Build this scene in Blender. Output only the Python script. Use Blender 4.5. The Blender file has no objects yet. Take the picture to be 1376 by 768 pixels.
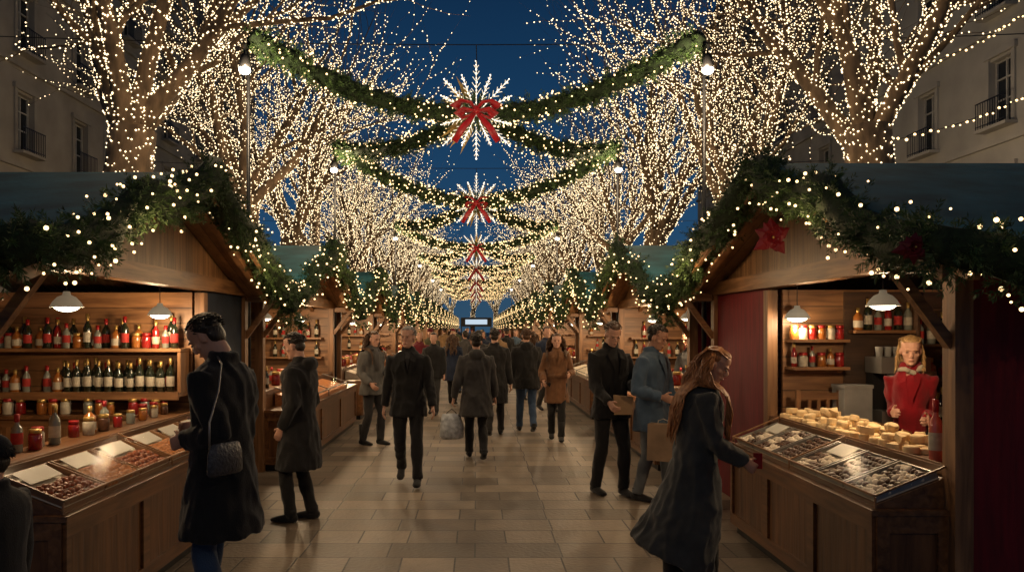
import bpy, bmesh, math, random
import numpy as np
from mathutils import Vector, Matrix, noise
sc = bpy.context.scene
C = sc.collection
PI = math.pi
R = random.Random(11)
NR = np.random.RandomState(5)
V3 = Vector
ORD = ['first','second','third','fourth','fifth','sixth','seventh','eighth','ninth','tenth','eleventh','twelfth','thirteenth','fourteenth','fifteenth','sixteenth','seventeenth','eighteenth','nineteenth','twentieth','twenty-first','twenty-second','twenty-third','twenty-fourth','twenty-fifth','twenty-sixth','twenty-seventh','twenty-eighth','twenty-ninth','thirtieth','thirty-first','thirty-second','thirty-third','thirty-fourth']

# ------------------------------------------------------------------ materials
def newmat(name):
    m = bpy.data.materials.new(name); m.use_nodes = True
    nt = m.node_tree; nt.nodes.clear()
    out = nt.nodes.new('ShaderNodeOutputMaterial')
    return m, nt, out
def mat(name, col, rough=.6, metal=0, var=.15, vs=6, bump=.0, bs=40, spec=.4, sheen=0, stretch=(1,1,1), glow=0):
    m, nt, out = newmat(name)
    b = nt.nodes.new('ShaderNodeBsdfPrincipled')
    b.inputs['Roughness'].default_value = rough; b.inputs['Metallic'].default_value = metal
    b.inputs['Specular IOR Level'].default_value = spec
    if sheen: b.inputs['Sheen Weight'].default_value = sheen
    if glow: b.inputs['Emission Color'].default_value = (1,.8,.52,1); b.inputs['Emission Strength'].default_value = glow
    tc = nt.nodes.new('ShaderNodeTexCoord'); mp = nt.nodes.new('ShaderNodeMapping')
    mp.inputs['Scale'].default_value = stretch
    nt.links.new(tc.outputs['Object'], mp.inputs['Vector'])
    n = nt.nodes.new('ShaderNodeTexNoise'); n.inputs['Scale'].default_value = vs; n.inputs['Detail'].default_value = 6
    nt.links.new(mp.outputs[0], n.inputs['Vector'])
    r = nt.nodes.new('ShaderNodeValToRGB')
    r.color_ramp.elements[0].position = .3; r.color_ramp.elements[1].position = .7
    r.color_ramp.elements[0].color = (*[c*(1-var) for c in col], 1)
    r.color_ramp.elements[1].color = (*[min(1, c*(1+var)) for c in col], 1)
    nt.links.new(n.outputs['Fac'], r.inputs[0]); nt.links.new(r.outputs[0], b.inputs['Base Color'])
    if bump:
        n2 = nt.nodes.new('ShaderNodeTexNoise'); n2.inputs['Scale'].default_value = bs; n2.inputs['Detail'].default_value = 4
        nt.links.new(mp.outputs[0], n2.inputs['Vector'])
        bp = nt.nodes.new('ShaderNodeBump'); bp.inputs['Strength'].default_value = bump; bp.inputs['Distance'].default_value = .01
        nt.links.new(n2.outputs['Fac'], bp.inputs['Height']); nt.links.new(bp.outputs[0], b.inputs['Normal'])
    nt.links.new(b.outputs[0], out.inputs[0])
    return m
def wood(name, c0, c1, grain='X', plank=None, pw=.14, rough=.5):
    m, nt, out = newmat(name)
    b = nt.nodes.new('ShaderNodeBsdfPrincipled'); b.inputs['Roughness'].default_value = rough
    tc = nt.nodes.new('ShaderNodeTexCoord'); mp = nt.nodes.new('ShaderNodeMapping')
    mp.inputs['Scale'].default_value = {'X': (1.2,14,14), 'Y': (14,1.2,14), 'Z': (14,14,1.2)}[grain]
    nt.links.new(tc.outputs['Object'], mp.inputs['Vector'])
    n = nt.nodes.new('ShaderNodeTexNoise'); n.inputs['Scale'].default_value = 1.6; n.inputs['Detail'].default_value = 8; n.inputs['Distortion'].default_value = .6
    nt.links.new(mp.outputs[0], n.inputs['Vector'])
    r = nt.nodes.new('ShaderNodeValToRGB'); r.color_ramp.elements[0].position = .28; r.color_ramp.elements[1].position = .72
    r.color_ramp.elements[0].color = (*c0, 1); r.color_ramp.elements[1].color = (*c1, 1)
    nt.links.new(n.outputs['Fac'], r.inputs[0])
    bp = nt.nodes.new('ShaderNodeBump'); bp.inputs['Strength'].default_value = .35; bp.inputs['Distance'].default_value = .01
    n5 = nt.nodes.new('ShaderNodeTexNoise'); n5.inputs['Scale'].default_value = 1.1; n5.inputs['Detail'].default_value = 3; nt.links.new(tc.outputs['Object'], n5.inputs['Vector'])
    wr = nt.nodes.new('ShaderNodeMapRange'); wr.inputs[1].default_value = .3; wr.inputs[2].default_value = .7; wr.inputs[3].default_value = .65; wr.inputs[4].default_value = 1.12; nt.links.new(n5.outputs['Fac'], wr.inputs[0])
    vm = nt.nodes.new('ShaderNodeVectorMath'); vm.operation = 'SCALE'
    nt.links.new(r.outputs[0], vm.inputs[0]); nt.links.new(vm.outputs[0], b.inputs['Base Color'])
    if plank:
        sp = nt.nodes.new('ShaderNodeSeparateXYZ'); nt.links.new(tc.outputs['Object'], sp.inputs[0])
        d = nt.nodes.new('ShaderNodeMath'); d.operation = 'MULTIPLY'; d.inputs[1].default_value = 1/pw
        nt.links.new(sp.outputs[plank], d.inputs[0])
        fl = nt.nodes.new('ShaderNodeMath'); fl.operation = 'FLOOR'; nt.links.new(d.outputs[0], fl.inputs[0])
        fr = nt.nodes.new('ShaderNodeMath'); fr.operation = 'FRACT'; nt.links.new(d.outputs[0], fr.inputs[0])
        gt = nt.nodes.new('ShaderNodeMath'); gt.operation = 'GREATER_THAN'; gt.inputs[1].default_value = .05
        nt.links.new(fr.outputs[0], gt.inputs[0])
        wn = nt.nodes.new('ShaderNodeTexWhiteNoise'); wn.noise_dimensions = '1D'; nt.links.new(fl.outputs[0], wn.inputs['W'])
        mr = nt.nodes.new('ShaderNodeMapRange'); mr.inputs[3].default_value = .7; mr.inputs[4].default_value = 1.15
        nt.links.new(wn.outputs[0], mr.inputs[0])
        mu = nt.nodes.new('ShaderNodeMath'); mu.operation = 'MULTIPLY'; mu2 = nt.nodes.new('ShaderNodeMath'); mu2.operation = 'MULTIPLY'
        g2 = nt.nodes.new('ShaderNodeMapRange'); g2.inputs[3].default_value = .25; g2.inputs[4].default_value = 1
        nt.links.new(gt.outputs[0], g2.inputs[0])
        nt.links.new(mr.outputs[0], mu.inputs[0]); nt.links.new(g2.outputs[0], mu.inputs[1])
        nt.links.new(mu.outputs[0], mu2.inputs[0]); nt.links.new(wr.outputs[0], mu2.inputs[1])
        nt.links.new(mu2.outputs[0], vm.inputs['Scale'])
        nt.links.new(gt.outputs[0], bp.inputs['Height'])
    else:
        nt.links.new(wr.outputs[0], vm.inputs['Scale']); nt.links.new(n.outputs['Fac'], bp.inputs['Height'])
    nt.links.new(bp.outputs[0], b.inputs['Normal'])
    nt.links.new(b.outputs[0], out.inputs[0])
    return m
def emis(name, col, st):
    m, nt, out = newmat(name)
    e = nt.nodes.new('ShaderNodeEmission'); e.inputs[0].default_value = (*col, 1); e.inputs[1].default_value = st
    nt.links.new(e.outputs[0], out.inputs[0])
    try: m.cycles.emission_sampling = 'NONE'
    except Exception: pass
    return m
def glass(name, tint=(1,1,1), gl=.08):
    m, nt, out = newmat(name)
    t = nt.nodes.new('ShaderNodeBsdfTransparent'); t.inputs[0].default_value = (*tint, 1)
    g = nt.nodes.new('ShaderNodeBsdfGlossy'); g.inputs['Roughness'].default_value = .14
    x = nt.nodes.new('ShaderNodeMixShader'); x.inputs[0].default_value = gl
    nt.links.new(t.outputs[0], x.inputs[1]); nt.links.new(g.outputs[0], x.inputs[2]); nt.links.new(x.outputs[0], out.inputs[0])
    return m
M = {}
WD, WL = (.125,.053,.019), (.345,.17,.068)
M['wood_h'] = wood('wood_h', WD, WL, 'Y'); M['wood_x'] = wood('wood_x', WD, WL, 'X'); M['wood_v'] = wood('wood_v', WD, WL, 'Z')
M['plank_y'] = wood('plank_y', (.14,.064,.026), (.33,.175,.074), 'Z', 'Y', .15); M['plank_z'] = wood('plank_z', WD, WL, 'X', 'Z', .15)
M['plank_zy'] = wood('plank_zy', WD, WL, 'Y', 'Z', .16)
M['soffit'] = wood('soffit', (.2,.095,.04), (.45,.245,.105), 'Y', 'X', .13)
M['counter'] = wood('counter_wood', (.064,.025,.009), (.205,.088,.031), 'Z', None, rough=.38)
M['counter_rail'] = wood('counter_rail', (.075,.03,.011), (.235,.104,.038), 'Y', None, rough=.36)
M['roof'] = mat('roof_felt', (.018,.115,.135), .8, var=.45, vs=2.5, bump=.4, bs=25)
M['redwall'] = mat('red_wall', (.135,.004,.008), .7, var=.35, vs=4, bump=.15, bs=30, stretch=(6,6,.6))
M['navy'] = mat('navy_cloth', (.014,.021,.036), .85, var=.3, vs=5, bump=.2)
M['bark'] = mat('bark', (.13,.085,.05), .9, var=.5, vs=9, bump=.8, bs=22, stretch=(1,1,.35))
M['twig'] = mat('twig', (.06,.04,.025), .9, var=.3, vs=9)
M['needle'] = mat('fir_needles', (.042,.082,.022), .6, var=.7, vs=9)
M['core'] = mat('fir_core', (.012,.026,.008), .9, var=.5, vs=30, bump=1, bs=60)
M['bulb'] = emis('warm_bulb', (1,.66,.30), 4.0)
M['bulb_tree'] = emis('warm_tree_bulb', (1,.75,.43), 3.8)
M['led'] = emis('white_led', (1,.86,.66), 4)
M['lamp'] = emis('lamp_bulb', (1,.86,.62), 14)
M['lamp_white'] = emis('street_lamp_bulb', (1,.93,.78), 22)
M['shade'] = mat('enamel_shade', (.3,.32,.32), .4, var=.05, glow=.10)  # faint emission imitates bulb light on the shade
M['black'] = mat('black_metal', (.015,.015,.016), .45, metal=.4)
M['steel'] = mat('steel', (.3,.29,.27), .4, metal=.8, var=.1)
M['redbow'] = mat('red_satin', (.36,.004,.010), .4, var=.3, vs=8, bump=.1, sheen=.2)
M['darkred'] = mat('dark_red_petal', (.10,.003,.007), .5, var=.35)
M['glass'] = glass('clear_glass', (.985,.99,.985), .014)
M['wineglass'] = mat('dark_green_glass', (.012,.016,.008), .12, spec=.8, var=.1)
M['amberglass'] = mat('amber_glass', (.26,.09,.018), .12, spec=.8, var=.15)
M['redglass'] = mat('red_glass', (.22,.012,.010), .12, spec=.8, var=.15)
M['pinkglass'] = mat('pink_glass', (.5,.12,.08), .12, spec=.8, var=.15)
M['clearbottle'] = mat('pale_glass', (.17,.18,.15), .12, spec=.8, var=.1)
M['paper'] = mat('paper_label', (.40,.36,.28), .8, var=.2, vs=30)
M['redlabel'] = mat('red_label', (.3,.02,.015), .8, var=.2, vs=30)
M['gold'] = mat('gold_foil', (.42,.28,.09), .35, metal=.7)
M['redcap'] = mat('red_foil', (.26,.012,.012), .35, metal=.3)
M['white'] = mat('white_enamel', (.46,.44,.39), .5, var=.06)
M['cheese'] = mat('pale_cheese', (.70,.51,.27), .7, var=.22, vs=18, bump=.2)
M['pastry'] = mat('baked_pastry', (.40,.15,.045), .5, var=.45, vs=40, bump=.5, bs=70)
M['nut'] = mat('sugared_nut', (.30,.085,.032), .4, var=.4, vs=50, bump=.5, bs=90)
M['choc'] = mat('dark_chocolate', (.07,.03,.015), .35, var=.4, vs=50, bump=.3)
M['icing'] = mat('white_icing', (.62,.53,.42), .6, var=.2, vs=60, bump=.4)
M['trayliner'] = mat('tray_liner', (.55,.48,.38), .6, var=.15)
M['facade'] = mat('limestone', (.34,.30,.24), .85, var=.16, vs=.8, bump=.2, bs=8)
M['facade2'] = mat('pale_plaster', (.40,.37,.31), .85, var=.14, vs=.7, bump=.15, bs=8)
M['facade3'] = mat('grey_stone', (.28,.26,.22), .85, var=.18, vs=.9, bump=.2, bs=8)
M['slate'] = mat('slate_roof', (.06,.065,.075), .6, var=.25, vs=4)
M['pane'] = mat('window_pane', (.012,.017,.024), .08, spec=.8, var=.3, vs=1)
M['frame'] = mat('window_frame', (.4,.38,.33), .6)
M['darkwood'] = wood('dark_wood', (.035,.018,.01), (.09,.045,.022), 'X')
def skin(n, c): return mat(n, c, .5, var=.10, vs=14, bump=.08, bs=90, spec=.35)
M['skin'] = skin('skin_light', (.50,.275,.19)); M['skin2'] = skin('skin_tan', (.42,.22,.14))
M['eye'] = mat('eye_dark', (.03,.018,.014), .25); M['lip'] = mat('lip', (.36,.15,.11), .5)
def cloth(n, c, rough=.88, var=.28): return mat(n, c, rough, var=var, vs=5, bump=.4, bs=140, sheen=.15, spec=.22)
CL = {k: cloth('cloth_'+k, v) for k, v in dict(black=(.014,.0135,.0135), charcoal=(.028,.027,.027), grey=(.075,.07,.066), darkgrey=(.045,.042,.04),
    slate=(.047,.049,.047), denim=(.06,.095,.14), jeans=(.035,.062,.115), greyjean=(.11,.12,.125), brown=(.15,.07,.032), camel=(.26,.16,.08), navy=(.018,.026,.05),
    red=(.19,.004,.008), maroon=(.12,.012,.017), olive=(.07,.07,.035), cream=(.36,.31,.23), teal=(.025,.07,.08), patterned=(.10,.096,.088)).items()}
HR = {k: mat('hair_'+k, v, .45, var=.4, vs=60, bump=.6, bs=120, stretch=(1,1,.2)) for k, v in dict(dark=(.02,.013,.008), brown=(.07,.034,.015), auburn=(.32,.125,.038), blonde=(.36,.22,.09), grey=(.22,.2,.18)).items()}

# ------------------------------------------------------------------ mesh builder
class MB:
    def __init__(s): s.V = []; s.F = []
    def add(s, vs, fs):
        o = len(s.V); s.V += [tuple(v) for v in vs]; s.F += [tuple(i+o for i in f) for f in fs]; return s
    def box(s, x0, x1, y0, y1, z0, z1):
        x0, x1 = min(x0,x1), max(x0,x1); y0, y1 = min(y0,y1), max(y0,y1); z0, z1 = min(z0,z1), max(z0,z1)
        return s.add([(x0,y0,z0),(x1,y0,z0),(x1,y1,z0),(x0,y1,z0),(x0,y0,z1),(x1,y0,z1),(x1,y1,z1),(x0,y1,z1)],
                     [(0,3,2,1),(4,5,6,7),(0,1,5,4),(1,2,6,5),(2,3,7,6),(3,0,4,7)])
    def bar(s, p, q, w, h, up=(0,0,1)):
        p, q, up = V3(p), V3(q), V3(up); t = (q-p).normalized(); a = t.cross(up).normalized(); b = a.cross(t).normalized()
        vs = []
        for c in (p, q):
            for i, j in ((-1,-1),(1,-1),(1,1),(-1,1)): vs.append(c + a*i*w/2 + b*j*h/2)
        return s.add(vs, [(0,1,2,3),(7,6,5,4),(0,4,5,1),(1,5,6,2),(2,6,7,3),(3,7,4,0)])
    def prism(s, poly, axis, a, b):
        def P(u, v, w): return {'X': (w,u,v), 'Y': (u,w,v), 'Z': (u,v,w)}[axis]
        n = len(poly); vs = [P(u,v,a) for u,v in poly]+[P(u,v,b) for u,v in poly]
        return s.add(vs, [tuple(range(n)), tuple(range(2*n-1,n-1,-1))]+[(i,(i+1)%n,n+(i+1)%n,n+i) for i in range(n)])
    def loft(s, cs, rs, n=10, side=None):
        cs = [V3(c) for c in cs]; vs = []; m = len(cs)
        for i, c in enumerate(cs):
            t = (cs[min(i+1,m-1)]-cs[max(i-1,0)])
            t = t.normalized() if t.length > 1e-9 else V3((0,0,1))
            sd = V3(side) if side else (V3((1,0,0)) if abs(t.x) < .8 else V3((0,1,0)))
            x = (sd-t*sd.dot(t)).normalized(); y = t.cross(x)
            r = rs[i]; a, b = r if isinstance(r, tuple) else (r, r)
            for k in range(n):
                th = 2*PI*k/n; vs.append(c+x*a*math.cos(th)+y*b*math.sin(th))
        fs = [(i*n+k, i*n+(k+1)%n, (i+1)*n+(k+1)%n, (i+1)*n+k) for i in range(m-1) for k in range(n)]
        fs += [tuple(range(n-1,-1,-1)), tuple(range((m-1)*n, m*n))]
        return s.add(vs, fs)
    def lathe(s, prof, c=(0,0,0), n=16):
        return s.loft([(c[0],c[1],c[2]+z+i*1e-6) for i,(r,z) in enumerate(prof)], [max(r,1e-4) for r,z in prof], n, (1,0,0))
    def rev(s, prof, c=(0,0,0), n=16):
        vs = [(c[0]+r*math.cos(2*PI*k/n), c[1]+r*math.sin(2*PI*k/n), c[2]+z) for r,z in prof for k in range(n)]
        return s.add(vs, [(i*n+k, i*n+(k+1)%n, (i+1)*n+(k+1)%n, (i+1)*n+k) for i in range(len(prof)-1) for k in range(n)])
    def ell(s, c, r, mx=None, n=14, m=9):
        vs = []
        for i in range(m+1):
            ph = PI*(i+.02 if i == 0 else (i-.02 if i == m else i))/m
            for k in range(n):
                th = 2*PI*k/n; p = V3((r[0]*math.sin(ph)*math.cos(th), r[1]*math.sin(ph)*math.sin(th), -r[2]*math.cos(ph)))
                p = p+V3(c); vs.append(mx @ p if mx else p)
        fs = [(i*n+k, i*n+(k+1)%n, (i+1)*n+(k+1)%n, (i+1)*n+k) for i in range(m) for k in range(n)]
        fs += [tuple(range(n-1,-1,-1)), tuple(range(m*n, (m+1)*n))]
        return s.add(vs, fs)
    def build(s, name, m, parent=None, smooth=False, recalc=True, loc=None):
        me = bpy.data.meshes.new(name); me.from_pydata(s.V, [], s.F)
        if recalc:
            bm = bmesh.new(); bm.from_mesh(me); bmesh.ops.recalc_face_normals(bm, faces=bm.faces); bm.to_mesh(me); bm.free()
        if smooth: me.polygons.foreach_set('use_smooth', [True]*len(me.polygons))
        me.materials.append(m)
        o = bpy.data.objects.new(name, me); C.objects.link(o)
        if parent: o.parent = parent
        if loc: o.location = loc
        return o
def npobj(name, V, F, m, parent=None, smooth=False, loc=None):
    me = bpy.data.meshes.new(name); me.from_pydata(V.tolist(), [], F.tolist()); me.materials.append(m)
    if smooth: me.polygons.foreach_set('use_smooth', [True]*len(me.polygons))
    o = bpy.data.objects.new(name, me); C.objects.link(o)
    if parent: o.parent = parent
    if loc: o.location = loc
    return o
def tag(o, label=None, cat=None, group=None, kind=None):
    if label: o['label'] = label
    if cat: o['category'] = cat
    if group: o['group'] = group
    if kind: o['kind'] = kind
    return o
def empty(name, loc, rz=0, label=None, cat=None, group=None):
    o = bpy.data.objects.new(name, None); C.objects.link(o); o.location = loc; o.rotation_euler = (0,0,rz); o.empty_display_size = .1
    return tag(o, label, cat, group)
def copy_tree(o, parent=None):
    c = o.copy(); C.objects.link(c); c.parent = parent
    for ch in list(o.children): copy_tree(ch, c)
    return c
def struct(o): o['kind'] = 'structure'; return o
def plight(loc, w, col=(1,.72,.42), r=.03):
    l = bpy.data.lights.new('point_light', 'POINT'); l.energy = w; l.color = col; l.shadow_soft_size = r
    o = bpy.data.objects.new('point_light', l); C.objects.link(o); o.location = loc; return o
_t = (1+5**.5)/2
ICO = np.array([(-1,_t,0),(1,_t,0),(-1,-_t,0),(1,-_t,0),(0,-1,_t),(0,1,_t),(0,-1,-_t),(0,1,-_t),(_t,0,-1),(_t,0,1),(-_t,0,-1),(-_t,0,1)])/math.sqrt(1+_t*_t)
ICF = np.array([(0,11,5),(0,5,1),(0,1,7),(0,7,10),(0,10,11),(1,5,9),(5,11,4),(11,10,2),(10,7,6),(7,1,8),(3,9,4),(3,4,2),(3,2,6),(3,6,8),(3,8,9),(4,9,5),(2,4,11),(6,2,10),(8,6,7),(9,8,1)])
OCT = np.array([(1,0,0),(-1,0,0),(0,1,0),(0,-1,0),(0,0,1),(0,0,-1)], float); OCF = np.array([(0,2,4),(2,1,4),(1,3,4),(3,0,4),(2,0,5),(1,2,5),(3,1,5),(0,3,5)])
def bulbs_geo(P, r, lo=False):
    P = np.asarray(P, float); n = len(P); A, B_ = (OCT, OCF) if lo else (ICO, ICF)
    rr = r*(.65+.7*NR.rand(n))[:,None,None]
    V = (P[:,None,:]+A[None]*rr).reshape(-1,3)
    F = (B_[None]+(np.arange(n)*len(A))[:,None,None]).reshape(-1,3)
    return V, F

# ------------------------------------------------------------------ people
PENDING = []
def ik(S, T, l1, l2, pole):
    d = T-S; L = min(d.length, l1+l2-.002); dn = d.normalized(); T = S+dn*L
    a = (l1*l1-l2*l2+L*L)/(2*L); h = math.sqrt(max(l1*l1-a*a, 0)); p = pole-dn*pole.dot(dn); p.normalize()
    return S+dn*a+p*h, T
def person(label, loc, th, H=1.75, k=1.0, w=1.0, lean=0, yaw=0, pitch=0, hands=((.26,.06,.80),(.26,.06,.80)), feet=((.1,0,0),(.1,0,0)),
           top='black', hem=.8, flare=1.1, hshift=0, legs='black', shoes='black', hair='short', hcol='dark', sk='skin', hero=True,
           scarf=None, hat=None, curl=.5, collar=True, boots=False, group=None, shirt=None, hlen=.36, tail=True, hood=False, lapel=False, belt=False, fold=.015, eo=.35):
    root = empty('person', loc, th, label, 'person', group); s = H/1.75; root.scale = (s,s,s)
    P0 = V3((0,0,.93)); u = V3((0,math.sin(lean),math.cos(lean))); f = V3((0,math.cos(lean),-math.sin(lean)))
    def T(x, y, z):
        return P0+V3((x,0,0))+f*y+u*(z-.93) if z > .93 else V3((x,y,z))
    MH = Matrix.Translation(T(0,.018,1.515)) @ Matrix.Rotation(-lean,4,'X') @ Matrix.Rotation(yaw,4,'Z') @ Matrix.Rotation(-pitch,4,'X')
    body = MB(); coat = MB(); tr = MB()
    nn = 14 if hero else 9
    prof = [(0,.05,.022,.022),(.012,.048,.036,.038),(.035,.034,.049,.056),(.06,.022,.057,.068),(.09,.01,.064,.08),(.12,.003,.068,.088),(.15,-.003,.073,.095),(.18,-.008,.071,.091),(.205,-.012,.058,.075),(.225,-.014,.036,.047),(.235,-.014,.012,.015)]
    body.loft([MH @ V3((0,cy,z)) for z,cy,a,b in prof], [(a,b) for z,cy,a,b in prof], nn+4, (MH.to_3x3() @ V3((1,0,0))))
    body.loft([MH @ V3((0,.080,.125)), MH @ V3((0,.103,.095)), MH @ V3((0,.101,.082)), MH @ V3((0,.082,.078))], [(.009,.009),(.013,.012),(.016,.010),(.012,.006)], 8)
    body.ell((0,.080,.138), (.052,.014,.010), MH)
    body.ell((0,.083,.052), (.022,.011,.011), MH); body.ell((0,.072,.018), (.022,.017,.015), MH)
    for q in (-1,1): body.ell((q*.074,-.004,.105), (.009,.02,.032), MH, 8, 6)
    for q in (-1,1): body.ell((q*.042,.05,.09), (.022,.022,.02), MH, 8, 6)
    body.loft([T(0,-.012,1.40), T(0,-.004,1.47), MH @ V3((0,-.012,.0)), MH @ V3((0,-.015,.06))], [(.075,.06),(.056,.056),(.052,.055),(.05,.055)], 12, (1,0,0))
    tb = {.93:(.165,.12),1.03:(.155,.113),1.15:(.16,.115),1.27:(.182,.122),1.35:(.192,.118),1.40:(.18,.104),1.438:(.135,.084),1.465:(.085,.07)}
    def rings(fac, zs): return [(T(0,0,z), (tb[z][0]*fac*w, tb[z][1]*fac)) for z in zs]
    zs = [.93,1.03,1.15,1.27,1.35,1.40,1.438,1.465]
    rb = rings(.86, zs); body.loft([T(0,0,.85)]+[a for a,_ in rb], [(.13,.09)]+[b for _,b in rb], nn, (1,0,0))
    kk = 1.07*k
    rc = rings(kk, zs); cs = [a for a,_ in rc]; rs = [b for _,b in rc]
    low = []
    if hem < .9:
        nst = 5
        for i in range(nst, 0, -1):
            q = i/nst; z = .93-(.93-hem)*q; low.append((V3((0,hshift*q*q,z)), (.170*kk*w*(1+(flare-1)*q), .128*kk*(1+(flare-1)*q*1.25))))
    coat.loft([a for a,_ in low]+cs, [b for _,b in low]+rs, nn+6, (1,0,0))
    if collar: coat.loft([T(0,-.004,1.44), T(0,-.008,1.485), T(0,-.012,1.525)], [(.092,.08),(.078,.074),(.073,.072)], nn, (1,0,0))
    if hood: coat.ell(tuple(T(0,-.10,1.455)), (.11,.06,.07), None, 14, 9)
    for i, q in enumerate((-1,1)):
        S = T(q*.175*w,0,1.38); hx, hy, hz = hands[i]
        E, Wr = ik(S, V3((q*hx, hy, hz)), .285, .255, V3((q*eo,-1,-.35)))
        body.loft([S, S.lerp(E,.5), E, E.lerp(Wr,.4), Wr], [.045,.042,.036,.035,.024], nn-2)
        ka = kk*.98
        cu = E.lerp(Wr,.97)
        coat.loft([T(q*.09*w,0,1.39), S, S.lerp(E,.35), S.lerp(E,.75), E, E.lerp(Wr,.3), E.lerp(Wr,.7), cu], [.056*ka,.067*ka,.062*ka,.055*ka,.053*ka,.051*ka,.044*ka,.041*ka], nn-2)
        d = (Wr-E).normalized(); nrm = V3((-q,0,0)); nrm = (nrm-d*nrm.dot(d)).normalized(); wv = d.cross(nrm)*(-q)
        if wv.y < 0 and abs(d.y) < .7: wv = -wv
        if abs(d.y) >= .7 and wv.z < 0: wv = -wv
        body.loft([Wr-d*.01, Wr+d*.03, Wr+d*.07, Wr+d*.092], [(.024,.017),(.036,.017),(.041,.016),(.038,.013)], 10, wv)
        if hero:
            for j, (off, ln) in enumerate(((.031,.068),(.010,.078),(-.011,.073),(-.031,.056))):
                b0 = Wr+d*.08+wv*off; a1 = curl*.6; a2 = curl*1.5
                p1 = b0+(d*math.cos(a1)+nrm*math.sin(a1))*ln*.5; p2 = p1+(d*math.cos(a2)+nrm*math.sin(a2))*ln*.5
                body.loft([b0-d*.02, b0, p1, p2], [.010,.0098,.0088,.0075], 7)
            b0 = Wr+d*.025+wv*.03; p1 = b0+(d*.6+wv*.65+nrm*.3).normalized()*.038; p2 = p1+(d*.85+wv*.2+nrm*.45).normalized()*.03
            body.loft([Wr+d*.02, b0, p1, p2], [.012,.0125,.0105,.0085], 7)
        else: body.ell(Wr+d*.09+nrm*.02, (.025,.03,.035), None, 8, 6)
    for i, q in enumerate((-1,1)):
        Hp = V3((q*.088,0,.90)); fx, fy, fl = feet[i]
        K, A = ik(Hp, V3((q*fx, fy, .095+fl)), .42, .40, V3((0,1,.1)))
        body.loft([Hp, K, A, A-V3((0,0,.05))], [.075,.045,.034,.03], nn-2)
        tr.loft([Hp+V3((0,0,.04)), Hp, Hp.lerp(K,.5), K, K.lerp(A,.35), K.lerp(A,.8), A+V3((0,-.005,-.02))], [(.09,.1),(.092,.102),.08,.062,.063,.053,.056], nn)
        sh = MB(); pt = -.9*fl/.2 if fl > 0 else 0
        F_ = V3((0,math.cos(pt),math.sin(pt))); Uz = V3((0,-math.sin(pt),math.cos(pt))); b0 = A+V3((0,0,-.052))
        sh.loft([b0-F_*.075, b0-F_*.06, b0-F_*.0, b0+F_*.07-Uz*.008, b0+F_*.13-Uz*.016, b0+F_*.175-Uz*.022, b0+F_*.19-Uz*.024], [(.02,.02),(.034,.04),(.038,.044),(.042,.034),(.046,.026),(.034,.018),(.012,.01)], 12, (1,0,0))
        sh.loft([b0+V3((0,-.01,0)), A+V3((0,-.01,.03 if not boots else .22))], [(.043,.05),(.048 if not boots else .06,.05 if not boots else .062)], 12)
        sh.build('shoe', CL[shoes] if shoes in CL else M[shoes], root, True)
    tr.ell((0,0,.92), (.155,.112,.11), None, nn, 8)
    if belt: coat.loft([T(0,0,1.03),T(0,0,1.075)], [(.158*kk*w+.008,.116*kk+.008)]*2, nn+6, (1,0,0))
    bo = body.build('body', M[sk], root, True); co = coat.build('coat' if hem < .75 else 'jacket', CL[top], root, True); to = tr.build('trousers', CL[legs], root, True)
    PENDING.append((bo, .0064 if hero else .016, 0, 1 if hero else 2)); PENDING.append((co, .010 if hero else .018, fold, 4 if hero else 3)); PENDING.append((to, .010 if hero else .018, .010, 3))
    if shirt:
        sb = MB(); yb = .118*kk
        sb.add([T(-.035,yb-.04,1.47),T(.035,yb-.04,1.47),T(.028,yb+.012,1.40),T(-.028,yb+.012,1.40),T(0,yb+.028,1.27)], [(0,1,2,3),(3,2,4)]); sb.build('shirt', CL[shirt], root)
    if lapel:
        lb_ = MB(); yb = .118*kk
        for q in (-1,1): lb_.add([T(q*.03,yb-.03,1.48),T(q*.095*w,yb-.012,1.415),T(q*.085*w,yb+.018,1.36),T(q*.012,yb+.038,1.20),T(q*.03,yb+.026,1.38)], [(0,1,2,4),(2,3,4)])
        lb_.build('lapels', CL[top], root)
    hb = MB(); hm = HR[hcol]; rr = random.Random(len(label)*7+int(loc[1]*10))
    if hat:
        h2 = MB(); h2.ell((0,-.012,.175), (.084,.104,.085), MH, 20, 12); h2.loft([MH @ V3((0,-.012,.150)), MH @ V3((0,-.014,.185))], [(.087,.107),(.086,.106)], 20, (MH.to_3x3() @ V3((1,0,0))))
        h2.build('hat', CL[hat], root, True)
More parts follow.
